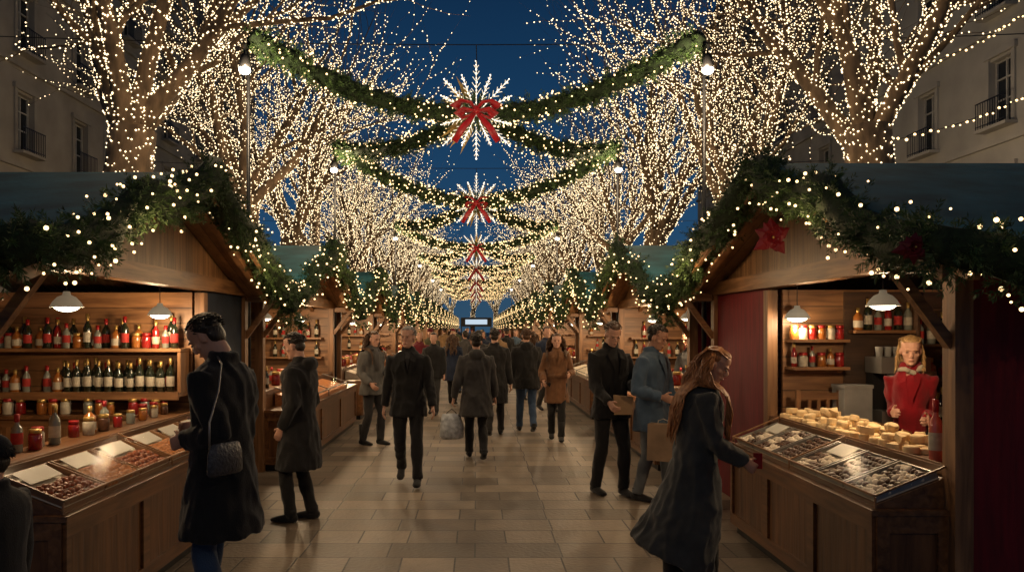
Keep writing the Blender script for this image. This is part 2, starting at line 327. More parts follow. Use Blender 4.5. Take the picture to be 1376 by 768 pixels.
    if hair != 'bald':
        cap = MB(); cap.ell((0,-.023,.158), (.0765,.088,.082), MH, 28, 18); cap.ell((0,-.045,.105), (.066,.055,.07), MH, 20, 12)
        if not hat: cap.ell((0,.006,.201), (.058,.070,.037), MH, 20, 12)
        vs = []
        for v in cap.V:
            n_ = noise.noise(V3(v)*38)*.005+noise.noise(V3(v)*15)*.004; c_ = MH @ V3((0,-.02,.15)); vs.append(V3(v)+(V3(v)-c_).normalized()*n_)
        cap.V = [tuple(v) for v in vs]; hb.V += cap.V; hb.F += cap.F
        def strand(a, z0, L, r0, spread=1.0, amp=.008, bkf=.5):
            p = MH @ V3((.080*math.sin(a), -.022-.086*math.cos(a), z0)); pts = [p]
            o = (p-(MH @ V3((0,-.02,z0)))).normalized(); n_ = 14; sd = rr.random()*1.2+math.floor(a*3)*1.7; bk = max(0, math.cos(a))*math.tan(lean)*bkf
            for i in range(1, n_):
                p = pts[-1]+V3((0,-bk*L/n_,-L/n_))+o*(.012*spread if i < 5 else .002)+V3((math.sin(i*1.15+sd)*amp, math.cos(i*.95+sd)*amp, 0))
                if p.z < 1.50:   # keep the hair lying over the coat
                    g_ = min(1, (1.50-p.z)/.10); c_ = T(0,0,p.z); rx = (.10+.125*g_)*kk*w+.012; ry = (.085+.05*g_)*kk+.014; dx = p.x-c_.x; dy = p.y-c_.y
                    if (dx/rx)**2+(dy/ry)**2 < 1:
                        sg = -1 if abs(a) < 1.05 else 1; p.y = c_.y+sg*ry*math.sqrt(max(.15, 1-(dx/rx)**2))
                pts.append(p)
            hb.loft(pts, [r0*.7]+[r0]*(n_-3)+[r0*.7,r0*.15], 5)
        def crown():
            for i in range(150):
                x = rr.uniform(-.058,.058); p0 = MH @ V3((x,.047+rr.uniform(-.01,.015),.213-abs(x)*.35)); p1 = MH @ V3((x*1.35,-.02,.243-abs(x)*.55)); p2 = MH @ V3((x*1.45,-.085,.205-abs(x)*.3)); p3 = MH @ V3((x*1.45,-.115,.125))
                hb.loft([p0,p1,p2,p3], [.003,.005,.005,.004], 4)
        if hair == 'long':
            for i in range(420 if hero else 30):
                strand(rr.uniform(-1.5,1.5), rr.uniform(.05,.2), hlen*rr.uniform(.7,1.15), rr.uniform(.003,.006) if hero else .015, 1.5, .011, .7)
            if hero: crown()
        if hair == 'bob':
            for i in range(190 if hero else 22):
                strand(rr.uniform(-1.5,1.5), rr.uniform(.06,.18), rr.uniform(.13,.19), rr.uniform(.003,.006) if hero else .012, .3, .003)
            if hero: crown()
        if hair == 'short' and hero:
            for i in range(420):
                a = rr.uniform(0,2*PI); e = rr.uniform(-.3,1.45)
                p = V3((.077*math.cos(a)*math.cos(e), -.018+.090*math.sin(a)*math.cos(e), .158+.083*math.sin(e)))
                if p.y > .04 and p.z < .205: continue
                if p.z < .15 and p.y > -.03: continue
                o = (p-V3((0,-.02,.14))).normalized(); t = V3((rr.uniform(-.5,.5),.8 if p.z > .2 else -.5,-.4)).normalized()
                hb.loft([MH @ p, MH @ (p+o*.006+t*.012), MH @ (p+o*.006+t*.026)], [.004,.0035,.001], 4)
        hb.build('hair', hm, root, True, False)
    if hero:
        for q in (-1,1):
            MB().ell((q*.030,.0850,.118), (.011,.006,.0048), MH, 10, 6).build('eye', M['eye'], root, True)
            MB().ell((q*.031,.0905,.137), (.017,.005,.0032), MH, 10, 6).build('eyebrow', hm, root, True)
        MB().ell((0,.0930,.052), (.018,.0040,.0048), MH, 10, 6).build('lips', M['lip'], root, True)
    if scarf:
        sb = MB(); pts = []
        for i in range(15):
            a = 2*PI*i/14; pts.append(T(math.sin(a)*.078, .012+math.cos(a)*.078, 1.475+.015*math.sin(a*3)-.02*math.cos(a)))
        sb.loft(pts, [(.034,.028) if tail else (.024,.02)]*15, 9)
        if tail: sb.loft([T(.03,.10,1.47), T(.05,.15,1.38), T(.05,.16,1.25), T(.045,.155,1.15)], [(.04,.018),(.05,.016),(.055,.014),(.05,.01)], 9, (1,0,0))
        sb.build('scarf', CL[scarf], root, True)
    return root
def bake_people():
    for o, vox, amp, it in PENDING:
        r = o.modifiers.new('r', 'REMESH'); r.mode = 'VOXEL'; r.voxel_size = vox; r.use_smooth_shade = True
        sm = o.modifiers.new('s', 'SMOOTH'); sm.iterations = it; sm.factor = .5
    dg = bpy.context.evaluated_depsgraph_get(); dg.update(); news = []
    for o, vox, amp, it in PENDING: news.append(bpy.data.meshes.new_from_object(o.evaluated_get(dg)))
    for (o, vox, amp, it), me in zip(PENDING, news):
        old = o.data; o.modifiers.clear(); mt = old.materials[0]; o.data = me; me.name = o.name
        if not len(me.materials): me.materials.append(mt)
        if amp:
            n = len(me.vertices); co = np.empty(n*3); me.vertices.foreach_get('co', co); co = co.reshape(-1,3)
            nm = np.empty(n*3); me.vertices.foreach_get('normal', nm); nm = nm.reshape(-1,3)
            sd = R.random()*50; d = np.empty(n)
            for i in range(n):
                x, y, z = co[i]
                a = noise.noise(V3((x*8+sd, y*8+z*1.5, z*3.5+x*5))); b = noise.noise(V3((x*22+sd, y*22, z*16)))
                d[i] = amp*(1-abs(a)*2.6)*.8+amp*.4*b
            co += nm*d[:,None]; me.vertices.foreach_set('co', co.ravel()); me.update()
        me.polygons.foreach_set('use_smooth', [True]*len(me.polygons))
D = math.radians
person('dark-haired man in long black coat and blue jeans, nearest at left counter with crossbody bag', (-1.45,4.55,0), D(70), 1.86, k=1.1, pitch=.68, yaw=.25, hands=((.15,.13,1.06),(.06,.18,1.10)),
       feet=((.1,-.05,0),(.11,.22,.0)), top='black', hem=.56, flare=1.25, legs='jeans', hair='short', hcol='dark', curl=1.1, eo=.1)
person('man in long black coat with raised collar, second at the left counters', (-1.62,7.3,0), D(78), 1.72, k=1.16, pitch=.3, yaw=.1, hands=((.2,.08,.88),(.2,.12,.9)),
       feet=((.1,.05,0),(.1,-.08,0)), top='black', hem=.5, flare=1.22, legs='black', hair='short', hcol='dark', hood=True)
person('long-haired person in grey patterned jacket and scarf standing by left stalls', (-1.58,12.1,0), D(-125), 1.72, k=1.12, pitch=.15, hands=((.17,.2,1.1),(.2,.15,.95)),
       feet=((.1,.08,0),(.1,-.1,0)), top='patterned', hem=.78, legs='charcoal', hair='long', hcol='brown', scarf='grey', boots=True)
person('grey-haired man in black jacket walking toward camera, left of centre', (-.77,9.05,0), D(180), 1.78, k=1.04, yaw=-.35, pitch=.05, hands=((.28,.14,.86),(.28,-.06,.83)),
       feet=((.12,.26,0),(.10,-.24,.07)), top='black', hem=.76, legs='black', hair='short', hcol='grey', lapel=True, shirt='charcoal')
person('person in dark grey coat walking away in the centre, carrying pale bag', (0.0,10.6,0), D(4), 1.70, k=1.12, hands=((.32,.02,.80),(.27,.12,.84)),
       feet=((.08,.24,0),(.09,-.2,.07)), top='darkgrey', hem=.62, flare=1.15, legs='black', hair='short', hcol='dark', curl=1.0, hood=True)
person('person in black coat walking away just right of the grey-coated walker', (.30,13.0,0), D(-3), 1.76, k=1.1, feet=((.08,-.2,.05),(.09,.2,0)), top='black', hem=.55, legs='black', hair='short', hcol='dark')
person('person in black hooded jacket and blue jeans walking away', (.85,13.5,0), D(2), 1.76, k=1.15, feet=((.1,.2,0),(.1,-.22,.06)), top='black', hem=.75, legs='jeans', hair='short', hcol='brown', hood=True)
person('woman in brown knee-length coat walking toward camera', (1.27,12.6,0), D(176), 1.68, k=1.06, w=.92, pitch=.05, hands=((.2,.22,1.08),(.22,.2,.98)), feet=((.07,.18,0),(.08,-.14,0.03)), top='brown', hem=.62, flare=1.15, legs='black', hair='long', hlen=.28, hcol='brown', boots=True, lapel=True, belt=True)
person('man in black jacket looking down at paper packet, right of the aisle', (1.42,8.45,0), D(-160), 1.84, k=1.05, pitch=.5, yaw=-.15, hands=((.14,.28,1.10),(.16,.26,.95)), feet=((.1,.1,0),(.11,-.1,0)), top='black', hem=.78, legs='black', hair='short', hcol='brown', curl=.9, lapel=True)
person('man in blue denim jacket and grey jeans facing right stall', (1.80,8.15,0), D(-132), 1.80, k=1.1, pitch=.4, hands=((.2,.18,.85),(.2,.22,1.05)), feet=((.1,.12,0),(.1,-.1,0)), top='denim', hem=.70, legs='greyjean', hair='short', hcol='dark', sk='skin2', curl=1.0, lapel=True)
person('woman with long auburn hair in slate-grey coat leaning over right display', (1.42,5.2,0), D(-94), 1.65, k=1.12, w=.9, lean=.12, pitch=.38, yaw=-.3, hands=((.15,.22,1.02),(.12,.31,.96)),
       feet=((.09,.14,0),(.1,-.16,.0)), top='slate', hem=.30, flare=1.75, hshift=-.16, legs='black', hair='long', hcol='auburn', boots=True, curl=.9, hlen=.56, fold=.02)
person('blonde vendor in deep red coat behind the right counter', (3.50,6.42,0), D(150), 1.70, k=.86, w=.82, pitch=.22, yaw=.1, hands=((.13,.2,1.08),(.12,.18,1.12)), top='red', hem=.6, legs='black', hair='bob', hcol='blonde', scarf='cream', curl=.9, tail=False, lapel=True, eo=0)
person('small figure in black coat at the left edge of the frame', (-2.0,3.3,0), D(80), 1.30, k=1.15, top='black', hem=.4, legs='black', hat='black', hair='short', fold=.003)
person('vendor in dark apron behind the second right counter', (3.05,11.3,0), D(120), 1.74, top='charcoal', pitch=.3, hands=((.15,.3,1.1),(.15,.3,1.0)), sk='skin2')
vars_ = []
for i, (tp, lg, hr, hc, hem, toward, ht) in enumerate([('navy','jeans','short','dark',.75,0,None),('brown','black','long','brown',.6,0,None),('black','black','short','brown',.55,0,'charcoal'),
     ('olive','charcoal','short','dark',.78,PI,None),('maroon','black','bob','blonde',.55,PI,None),('camel','jeans','short','dark',.5,PI,'maroon')]):
    p = person('tmp', (0,0,0), toward, 1.74, k=1.12, top=tp, hem=hem, legs=lg, hair=hr, hcol=hc, hero=False, hat=ht, feet=((.09,.2,0),(.09,-.18,.05)), hands=((.25,.1,.82),(.25,-.02,.82)))
    vars_.append((p, toward))
bake_people()
crowd = [(-.87,16.3,3,'black'),(-.55,18.5,1,'navy'),(-1.25,17.5,4,'maroon'),(.05,17.8,2,'charcoal'),(1.5,17.0,3,'navy'),(1.15,19.5,0,'black'),(.55,20,5,'camel'),(-.3,21.5,0,'grey'),(-1.3,22.5,5,'olive'),
    (1.6,22.5,1,'brown'),(.2,24,3,'navy'),(.95,25,2,'black'),(-.75,25.5,4,'teal'),(-1.5,28,0,'charcoal'),(-.1,28,1,'maroon'),(1.4,28.5,3,'denim'),(.6,30,2,'navy'),(-.9,31,5,'brown'),(.2,33,4,'red'),(1.3,34,0,'black'),
    (-1.4,35,2,'camel'),(-.4,36,3,'navy'),(.8,38,1,'grey'),(-1,40,0,'olive'),(1.5,41,5,'maroon'),(.1,42,2,'black'),(-.6,45,4,'navy'),(.9,46,3,'brown'),(-1.5,47,1,'charcoal'),(.4,50,0,'teal'),(1.3,52,2,'black'),(-.3,54,5,'grey'),(-1.2,56,3,'navy')]
used = set()
for i, (x, y, v, colr) in enumerate(crowd):
    p, tw = vars_[v]
    if v in used: c = copy_tree(p)
    else: c = p; used.add(v)
    c.location = (x,y,0); c.rotation_euler = (0,0,tw+R.uniform(-.4,.4)); sc_ = R.uniform(.93,1.05); c.scale = (sc_,)*3
    c['label'] = 'person in %s coat walking %s, %s nearest in the distant crowd' % (colr, 'toward camera' if tw else 'away', ORD[i]); c['group'] = 'distant crowd walking along the aisle'
    for ch in c.children:
        if ch.name.startswith(('coat','jacket')):
            ch.material_slots[0].link = 'OBJECT'; ch.material_slots[0].material = CL[colr]

# ------------------------------------------------------------------ bags and held items
b = empty('handbag', (-1.34,4.25,1.06), D(62), 'black quilted crossbody handbag on the hip of the nearest black-coated man', 'handbag')
MB().loft([(0,0,-.085),(0,0,-.07),(0,0,.03),(0,0,.075),(0,0,.085)], [(.11,.02),(.125,.036),(.12,.034),(.105,.024),(.09,.01)], 16, (1,0,0)).build('bag_body', mat('quilted_leather', (.06,.06,.065), .35, var=.4, vs=40, bump=.9, bs=60), b, True)
MB().loft([(-.11,.0,.06),(-.09,.02,.2),(.0,.05,.36),(.1,.13,.50),(.16,.24,.56)], [(.005,.006)]*5, 6).build('strap', M['steel'], b, True)
b = empty('shopping_bag', (-.33,10.60,.29), D(10), 'pale grey carrier bag hanging from the hand of the central walker', 'bag')
pb = MB().loft([(0,0,0),(.0,0,.03),(.01,0,.15),(-.01,0,.26),(0,0,.33)], [(.12,.05),(.16,.075),(.165,.08),(.145,.05),(.13,.015)], 14, (1,0,0)); pb.V = [tuple(V3(v)*(1+.12*noise.noise(V3(v)*14))) for v in pb.V]
pb.build('bag_body', mat('pale_bag', (.40,.42,.44), .6, var=.4, vs=18, bump=.8, bs=18), b, True)
MB().loft([(-.07,0,.3),(-.06,0,.35),(0,0,.40),(.06,0,.35),(.07,0,.3)], [.006]*5, 6).build('bag_handle', CL['charcoal'], b)
b = empty('shopping_bag', (1.84,7.83,.46), D(-30), 'brown paper carrier bag held by the man in denim', 'bag')
MB().prism([(-.15,0),(.15,0),(.14,.36),(-.14,.36)], 'Y', -.06, .06).build('bag_body', mat('kraft_paper', (.26,.17,.10), .8, var=.2, bump=.6, bs=16), b)
MB().loft([(-.06,0,.34),(-.05,0,.39),(0,0,.41),(.05,0,.39),(.06,0,.34)], [.005]*5, 6).build('bag_handle', M['paper'], b)
tag(MB().prism([(-.09,-.10),(.09,-.1),(.1,.08),(-.1,.1)], 'Y', -.02, .02).build('paper_packet', mat('kraft_packet', (.33,.21,.11), .8, bump=.5, bs=20), None, loc=(1.50,8.13,.98)), 'brown paper packet held by the man in the black jacket', 'packet')
b = empty('mobile_phone', (1.80,5.09,.91), D(-30), 'dark red phone held low in the hand of the woman in slate coat', 'phone')
MB().box(-.028,.028,-.004,.004,-.05,.05).build('phone_case', M['redcap'], b)

# ------------------------------------------------------------------ ground & world
def ground():
    m, nt, out = newmat('stone_paving')
    b = nt.nodes.new('ShaderNodeBsdfPrincipled')
    tc = nt.nodes.new('ShaderNodeTexCoord')
    dn = nt.nodes.new('ShaderNodeTexNoise'); dn.inputs['Scale'].default_value = 1.1
    nt.links.new(tc.outputs['Object'], dn.inputs['Vector'])
    mx = nt.nodes.new('ShaderNodeMix'); mx.data_type = 'VECTOR'; mx.inputs[0].default_value = .02
    nt.links.new(tc.outputs['Object'], mx.inputs[4]); nt.links.new(dn.outputs['Color'], mx.inputs[5])
    br = nt.nodes.new('ShaderNodeTexBrick'); br.inputs['Scale'].default_value = 1; br.inputs['Brick Width'].default_value = .66; br.inputs['Row Height'].default_value = .40
    br.inputs['Mortar Size'].default_value = .008; br.inputs['Mortar Smooth'].default_value = .4; br.offset = .37; br.offset_frequency = 2; br.squash = .6; br.squash_frequency = 2
    br.inputs['Color1'].default_value = (.10,.075,.052,1); br.inputs['Color2'].default_value = (.245,.19,.135,1); br.inputs['Mortar'].default_value = (.026,.020,.015,1)
    nt.links.new(mx.outputs[1], br.inputs['Vector'])
    n = nt.nodes.new('ShaderNodeTexNoise'); n.inputs['Scale'].default_value = 2.2; n.inputs['Detail'].default_value = 9; n.inputs['Roughness'].default_value = .7
    nt.links.new(tc.outputs['Object'], n.inputs['Vector'])
    mr = nt.nodes.new('ShaderNodeMapRange'); mr.inputs[1].default_value = .3; mr.inputs[2].default_value = .7; mr.inputs[3].default_value = .58; mr.inputs[4].default_value = 1.22
    nt.links.new(n.outputs['Fac'], mr.inputs[0])
    vm = nt.nodes.new('ShaderNodeVectorMath'); vm.operation = 'SCALE'; nt.links.new(br.outputs['Color'], vm.inputs[0]); nt.links.new(mr.outputs[0], vm.inputs['Scale'])
    nt.links.new(vm.outputs[0], b.inputs['Base Color'])
    r2 = nt.nodes.new('ShaderNodeMapRange'); r2.inputs[3].default_value = .34; r2.inputs[4].default_value = .68; nt.links.new(n.outputs['Fac'], r2.inputs[0]); nt.links.new(r2.outputs[0], b.inputs['Roughness'])
    n3 = nt.nodes.new('ShaderNodeTexNoise'); n3.inputs['Scale'].default_value = 28; nt.links.new(tc.outputs['Object'], n3.inputs['Vector'])
    ad = nt.nodes.new('ShaderNodeMath'); ad.operation = 'MULTIPLY_ADD'; ad.inputs[1].default_value = -1.0; nt.links.new(br.outputs['Fac'], ad.inputs[0]); nt.links.new(n3.outputs['Fac'], ad.inputs[2])
    bp = nt.nodes.new('ShaderNodeBump'); bp.inputs['Strength'].default_value = .5; bp.inputs['Distance'].default_value = .012; nt.links.new(ad.outputs[0], bp.inputs['Height']); nt.links.new(bp.outputs[0], b.inputs['Normal'])
    nt.links.new(b.outputs[0], out.inputs[0])
    return m
g = MB().add([(-150,-20,0),(150,-20,0),(150,400,0),(-150,400,0)], [(0,1,2,3)]).build('pavement', ground()); struct(g)
w = bpy.data.worlds.new('World'); sc.world = w; w.use_nodes = True; nt = w.node_tree
bg = nt.nodes['Background']; tc = nt.nodes.new('ShaderNodeTexCoord'); sp = nt.nodes.new('ShaderNodeSeparateXYZ'); rp = nt.nodes.new('ShaderNodeValToRGB')
nt.links.new(tc.outputs['Generated'], sp.inputs[0]); nt.links.new(sp.outputs['Z'], rp.inputs[0]); nt.links.new(rp.outputs[0], bg.inputs[0])
e = rp.color_ramp.elements; e[0].position = 0; e[0].color = (.03,.075,.13,1); e[1].position = 1; e[1].color = (.003,.011,.026,1)
for p_, c_ in ((.12,(.016,.062,.138,1)),(.24,(.009,.045,.112,1)),(.4,(.005,.025,.068,1))):
    q = rp.color_ramp.elements.new(p_); q.color = c_
bg.inputs[1].default_value = 1.0

# ------------------------------------------------------------------ garlands
def resample(pts, n):
    P = np.array(pts, float); d = np.r_[0, np.cumsum(np.linalg.norm(np.diff(P, axis=0), axis=1))]
    t = np.linspace(0, d[-1], n); return np.stack([np.interp(t, d, P[:,i]) for i in range(3)], 1), d[-1]
def unit(a): return a/np.maximum(np.linalg.norm(a, axis=1, keepdims=True), 1e-9)
def garland(path, rad, label, group=None, sprigs=45, needles=24, nl=.05, nw=.006, bulbs=22, br=.014, sl=.2, droop=.3, core=.45):
    P, L = resample(path, 400); Tn = unit(np.gradient(P, axis=0))
    P = P+np.stack([np.sin(np.arange(400)*.13)*.02, np.zeros(400), np.sin(np.arange(400)*.31+2)*.02], 1)
    ns = int(sprigs*L); idx = NR.randint(0, 400, ns); rd = unit(np.cross(Tn[idx], NR.randn(ns,3)))
    base = P[idx]+rd*rad*.4*NR.rand(ns,1)
    Dr = unit(rd*.85+Tn[idx]*NR.uniform(-1,1,(ns,1))*.9+np.array([0,0,-droop])+NR.randn(ns,3)*.15)
    Ls = sl*NR.uniform(.55,1.15,(ns,1))
    N = ns*needles; D_ = np.repeat(Dr, needles, 0); u_ = NR.rand(N,1); b0 = np.repeat(base, needles, 0)+D_*np.repeat(Ls, needles, 0)*u_
    nd = unit(D_*.75+unit(np.cross(D_, NR.randn(N,3)))*.75); ln = nl*NR.uniform(.7,1.2,(N,1))*(1.1-.4*u_)
    wv = unit(np.cross(nd, NR.randn(N,3)))*nw*.5
    V = np.stack([b0, b0+nd*ln*.45+wv, b0+nd*ln, b0+nd*ln*.45-wv], 1).reshape(-1,3); F = np.arange(N*4).reshape(-1,4)
    c0 = np.array(P[200])
    root = empty('garland', tuple(c0), 0, label, 'garland', group)
    npobj('foliage', V-c0, F, M['needle'], root)
    st = MB(); Q = P[::10]; st.loft([V3(p-c0) for p in Q], [rad*core*R.uniform(.75,1.15) for _ in Q], 7); st.build('stem', M['core'], root, True)
    nb = int(bulbs*L); idx = NR.randint(0, 400, nb); rd = unit(np.cross(Tn[idx], NR.randn(nb,3)))
    B = P[idx]+rd*rad*NR.uniform(.7,1.2,(nb,1))+np.array([0,0,-.02])
    bv, bf = bulbs_geo(B-c0, br); tag(npobj('light_string', bv, bf, M['bulb'], root), kind='stuff')
    return root

# ------------------------------------------------------------------ stalls
SX = 2.65
def stall(s, y0, y1, ry0, ry1, ridge, op0, op1, label, side_m='plank_z', closed_m=None):
    yc = (y0+y1)/2; root = empty('market_stall', (s*SX, yc, 0), 0, label, 'market stall', 'wooden market stalls lining the aisle')
    L = lambda y: y-yc
    DB = 2.3; ZE, ZR, OV = 2.1, 2.98, .45
    a, bq = L(y0), L(y1)
    t = .05
    MB().box(s*.06, s*DB, a-t, a, 0, 2.12).build('side_wall', M[side_m], root)
    MB().box(s*.06, s*DB, bq, bq+t, 0, 2.12).build('side_wall', M['plank_z'], root)
    MB().box(s*DB, s*(DB+.05), a-t, bq+t, 0, 2.12).build('back_wall', M['plank_zy'], root)
    for y in (a, bq): MB().box(s*-.04, s*.06, y-.06, y+.06, 0, 2.12).build('post', M['wood_v'], root)
    for y in [op1] if (op1 < y1-.3) else []: MB().box(s*-.035, s*.055, L(y)-.05, L(y)+.05, 0, 2.1).build('post', M['wood_v'], root)
    MB().box(s*-.06, s*.08, a-.1, bq+.1, 2.12, 2.26).build('header_beam', M['wood_h'], root)
    r0, r1, rg = L(ry0), L(ry1), L(ridge); th = .05
    MB().prism([(r0,ZE),(rg,ZR),(r1,ZE),(r1,ZE+th),(rg,ZR+th),(r0,ZE+th)], 'X', s*-OV, s*(DB+.3)).build('roof', M['roof'], root)
    MB().prism([(r0+.02,ZE-.035),(rg,ZR-.035),(r1-.02,ZE-.035),(r1-.02,ZE-.004),(rg,ZR-.004),(r0+.02,ZE-.004)], 'X', s*(-OV+.03), s*(DB+.25)).build('soffit', M['soffit'], root)
    MB().prism([(r0,ZE-.13),(rg,ZR-.13),(r1,ZE-.13),(r1,ZE+.0),(rg,ZR+.0),(r0,ZE+.0)], 'X', s*(-OV-.035), s*(-OV-.004)).build('barge_board', M['wood_h'], root)
    lo = 2.262
    k = (ZR-ZE)/(ridge-ry0); k2 = (ZR-ZE)/(ry1-ridge)
    gy0 = r0+(lo-ZE+.05)/k; gy1 = r1-(lo-ZE+.05)/k2
    MB().prism([(gy0,lo),(gy1,lo),(rg,ZR-.05)], 'X', s*-.01, s*.03).build('gable', M['plank_y'], root)
    for dx in (-.3, .35, 1.2):
        for q in (0,1):
            e_ = (s*dx, (r0+.05) if q == 0 else (r1-.05), ZE-.08); MB().bar(e_, (s*dx, rg, ZR-.08), .06, .08).build('rafter', M['wood_h'], root)
    for y in (a, bq): MB().bar((s*-.03,y,1.66), (s*-.36,y,2.1), .055, .06, (0,1,0)).build('brace', M['wood_x'], root)
    for y in (a, bq): MB().box(s*-.42, s*-.06, y-.04, y+.04, 2.06, 2.14).build('bracket_beam', M['wood_x'], root)
    f0, f1 = L(max(y0+.03, op0)), L(op1-.3 if op1 < y1-.3 else op1)
    cz = .72
    MB().box(s*-.43, s*-.02, f0, f1, .08, cz).build('counter', M['counter'], root)
    MB().box(s*-.40, s*-.03, f0+.03, f1-.03, 0, .08).build('plinth', M['black'], root)
    fr = MB(); npan = 3; W = (f1-f0)/npan
    fr.box(s*-.45, s*-.43, f0, f1, cz-.1, cz-.002); fr.box(s*-.45, s*-.43, f0, f1, .082, .17)
    for i in range(npan+1): y = f0+i*W; fr.box(s*-.4495, s*-.43, max(f0,y-.05), min(f1,y+.05), .17, cz-.1)
    fr.box(s*-.43, s*-.36, f0-.02, f0-.0, .082, cz-.002); fr.box(s*-.09, s*-.02, f0-.02, f0, .082, cz-.002); fr.box(s*-.36, s*-.09, f0-.02, f0, cz-.1, cz-.002); fr.box(s*-.36, s*-.09, f0-.02, f0, .082, .17)
    fr.build('panel_frame', M['counter_rail'], root)
    MB().box(s*-.47, s*-.02, f0-.035, f1+.02, cz, cz+.03).build('counter_rim', M['counter_rail'], root)
    MB().box(s*-.018, s*(.4 if s > 0 else .32), f0, L(op1)-.05, .93, .975).build('counter_top', M['counter_rail'], root)
    MB().box(s*.0, s*.03, f0, L(op1)-.05, .0, .93).build('counter_front', M['counter'], root)
    if op1 < y1-.3: MB().box(s*.0, s*.03, L(op1)+.05, bq-.06, 0, 2.115).build('front_panel', M[closed_m or 'plank_y'], root)
    return root
def pendant(loc, label, power, group='pendant lamps lighting the stalls', cord=.2):
    r = empty('pendant_lamp', loc, 0, label, 'lamp', group)
    MB().rev([(.0,.085),(.022,.085),(.028,.06),(.06,.045),(.09,.012),(.108,-.022),(.111,-.028),(.104,-.02),(.085,.01),(.055,.038),(.02,.052)], n=24).build('lamp_shade', M['shade'], r, True)
    MB().ell((0,0,-.018), (.085,.085,.04), None, 16, 8).build('bulb', M['lamp'], r, True)
    MB().loft([(0,0,.07),(0,0,.07+cord)], [.004,.004], 6).build('cord', M['black'], r)
    plight((loc[0],loc[1],loc[2]-.1), power, (1,.70,.40), .06)
    return r
stall(1, 4.4, 8.8, 3.7, 9.2, 6.15, 4.4, 7.2, 'nearest wooden stall on the right with red side wall and cheese counter', 'redwall', 'redwall')
stall(-1, 4.25, 9.05, 3.8, 9.2, 6.5, 4.25, 7.7, 'nearest wooden stall on the left with wine shelves', 'plank_z', 'navy')
cents = [12.2+5.6*i for i in range(15)]
protoS = {}
for i, yc in enumerate(cents):
    for s in (1,-1):
        nm = 'right' if s > 0 else 'left'; lb = '%s wooden stall along the %s side of the aisle' % (ORD[i+1], nm)
        if i < 1 or s not in protoS:
            sm = 'redwall' if (s > 0 and i == 0) else 'plank_z'
            r = stall(s, yc-2.4, yc+2.4, yc-2.72, yc+2.72, yc, yc-2.4, yc+2.4, lb, sm)
            if i == 1: protoS[s] = r
        else:
            r = copy_tree(protoS[s]); r.location = (s*SX, yc, 0); r['label'] = lb
        if i < 5:
            for j, dy in enumerate((-1.1,1.1)):
                loc = (s*(SX+.3), yc+dy, 1.92)
                pendant(loc, '%s pendant lamp of the %s stall on the %s' % ('nearer' if dy < 0 else 'farther', ORD[i+1], nm), 54)
        elif i % 2: plight((s*(SX+.1), yc, 1.85), 120, (1,.66,.35), .1)
pendant((-2.88,5.6,1.93), 'pale dome lamp at the near end of the left wine stall', 46)
pendant((-2.86,7.2,1.90), 'pale dome lamp beside the wine shelf post on the left', 24)
pendant((2.86,5.6,1.94), 'pale dome lamp above the cheese counter on the right', 40)
pendant((2.80,6.95,1.87), 'pale dome lamp over the jar shelf on the right', 18)
for s in (1,-1):   # glow of the bulbs wound on the stall garlands
    for y in (4.9, 7.8): plight((s*1.92, y, 2.3), 7.5, (1,.66,.34), .04)
    for i in range(4): plight((s*1.9, cents[i], 2.5), 15, (1,.66,.34), .04)
def rake(s, ry0, ry1, ridge, ZE=2.1, ZR=2.98, x=2.16, extra=False, sw=.13):
    pts = []
    if extra:
        for i in range(17): q = i/16; pts.append((s*(5.1-(5.1-x)*q), ry0-.06, ZE+.06-.15*abs(math.sin(q*PI*3))))
    pts += [(s*x, ry0-.02, ZE+.05)]
    n = 12
    for i in range(1, n): q = i/n; pts.append((s*x, ry0+(ridge-ry0)*q, ZE+(ZR-ZE)*q+.07-sw*abs(math.sin(q*PI*2))))
    pts.append((s*x, ridge, ZR+.08))
    for i in range(1, n): q = i/n; pts.append((s*x, ridge+(ry1-ridge)*q, ZR-(ZR-ZE)*q+.06-sw*abs(math.sin(q*PI*2))))
    pts.append((s*x, ry1+.02, ZE-.0)); pts.append((s*x, ry1+.08, ZE-.3))
    return pts
garland(rake(1,3.7,9.2,6.15,extra=True), .19, 'thick fir garland with warm bulbs over the nearest right stall roof', sprigs=210, needles=44, nl=.045, nw=.006, bulbs=28, br=.0100, sl=.16, core=.6)
garland(rake(-1,3.8,9.2,6.5,extra=True), .19, 'thick fir garland with warm bulbs over the nearest left stall roof', sprigs=210, needles=44, nl=.045, nw=.006, bulbs=28, br=.0100, sl=.16, core=.6)
gp = {}
for i, yc in enumerate(cents):
    for s in (1,-1):
        nm = 'right' if s > 0 else 'left'; lb = 'fir garland with bulbs along the roof edge of the %s %s stall' % (ORD[i+1], nm)
        if i < 3 or (s,'f') not in gp:
            o = garland(rake(s, yc-2.72, yc+2.72, yc), .17, lb, 'garlands on stall roofs', sprigs=110-20*min(i,3), needles=22, nl=.06, nw=.010+.004*min(i,3), bulbs=24, br=.0115+.0015*min(i,4), sl=.15, core=.65)
            if i == 3: gp[(s,'f')] = (o, yc)
        else:
            p, py = gp[(s,'f')]; o = copy_tree(p); o.location = (p.location.x, p.location.y+yc-py, p.location.z); o['label'] = lb

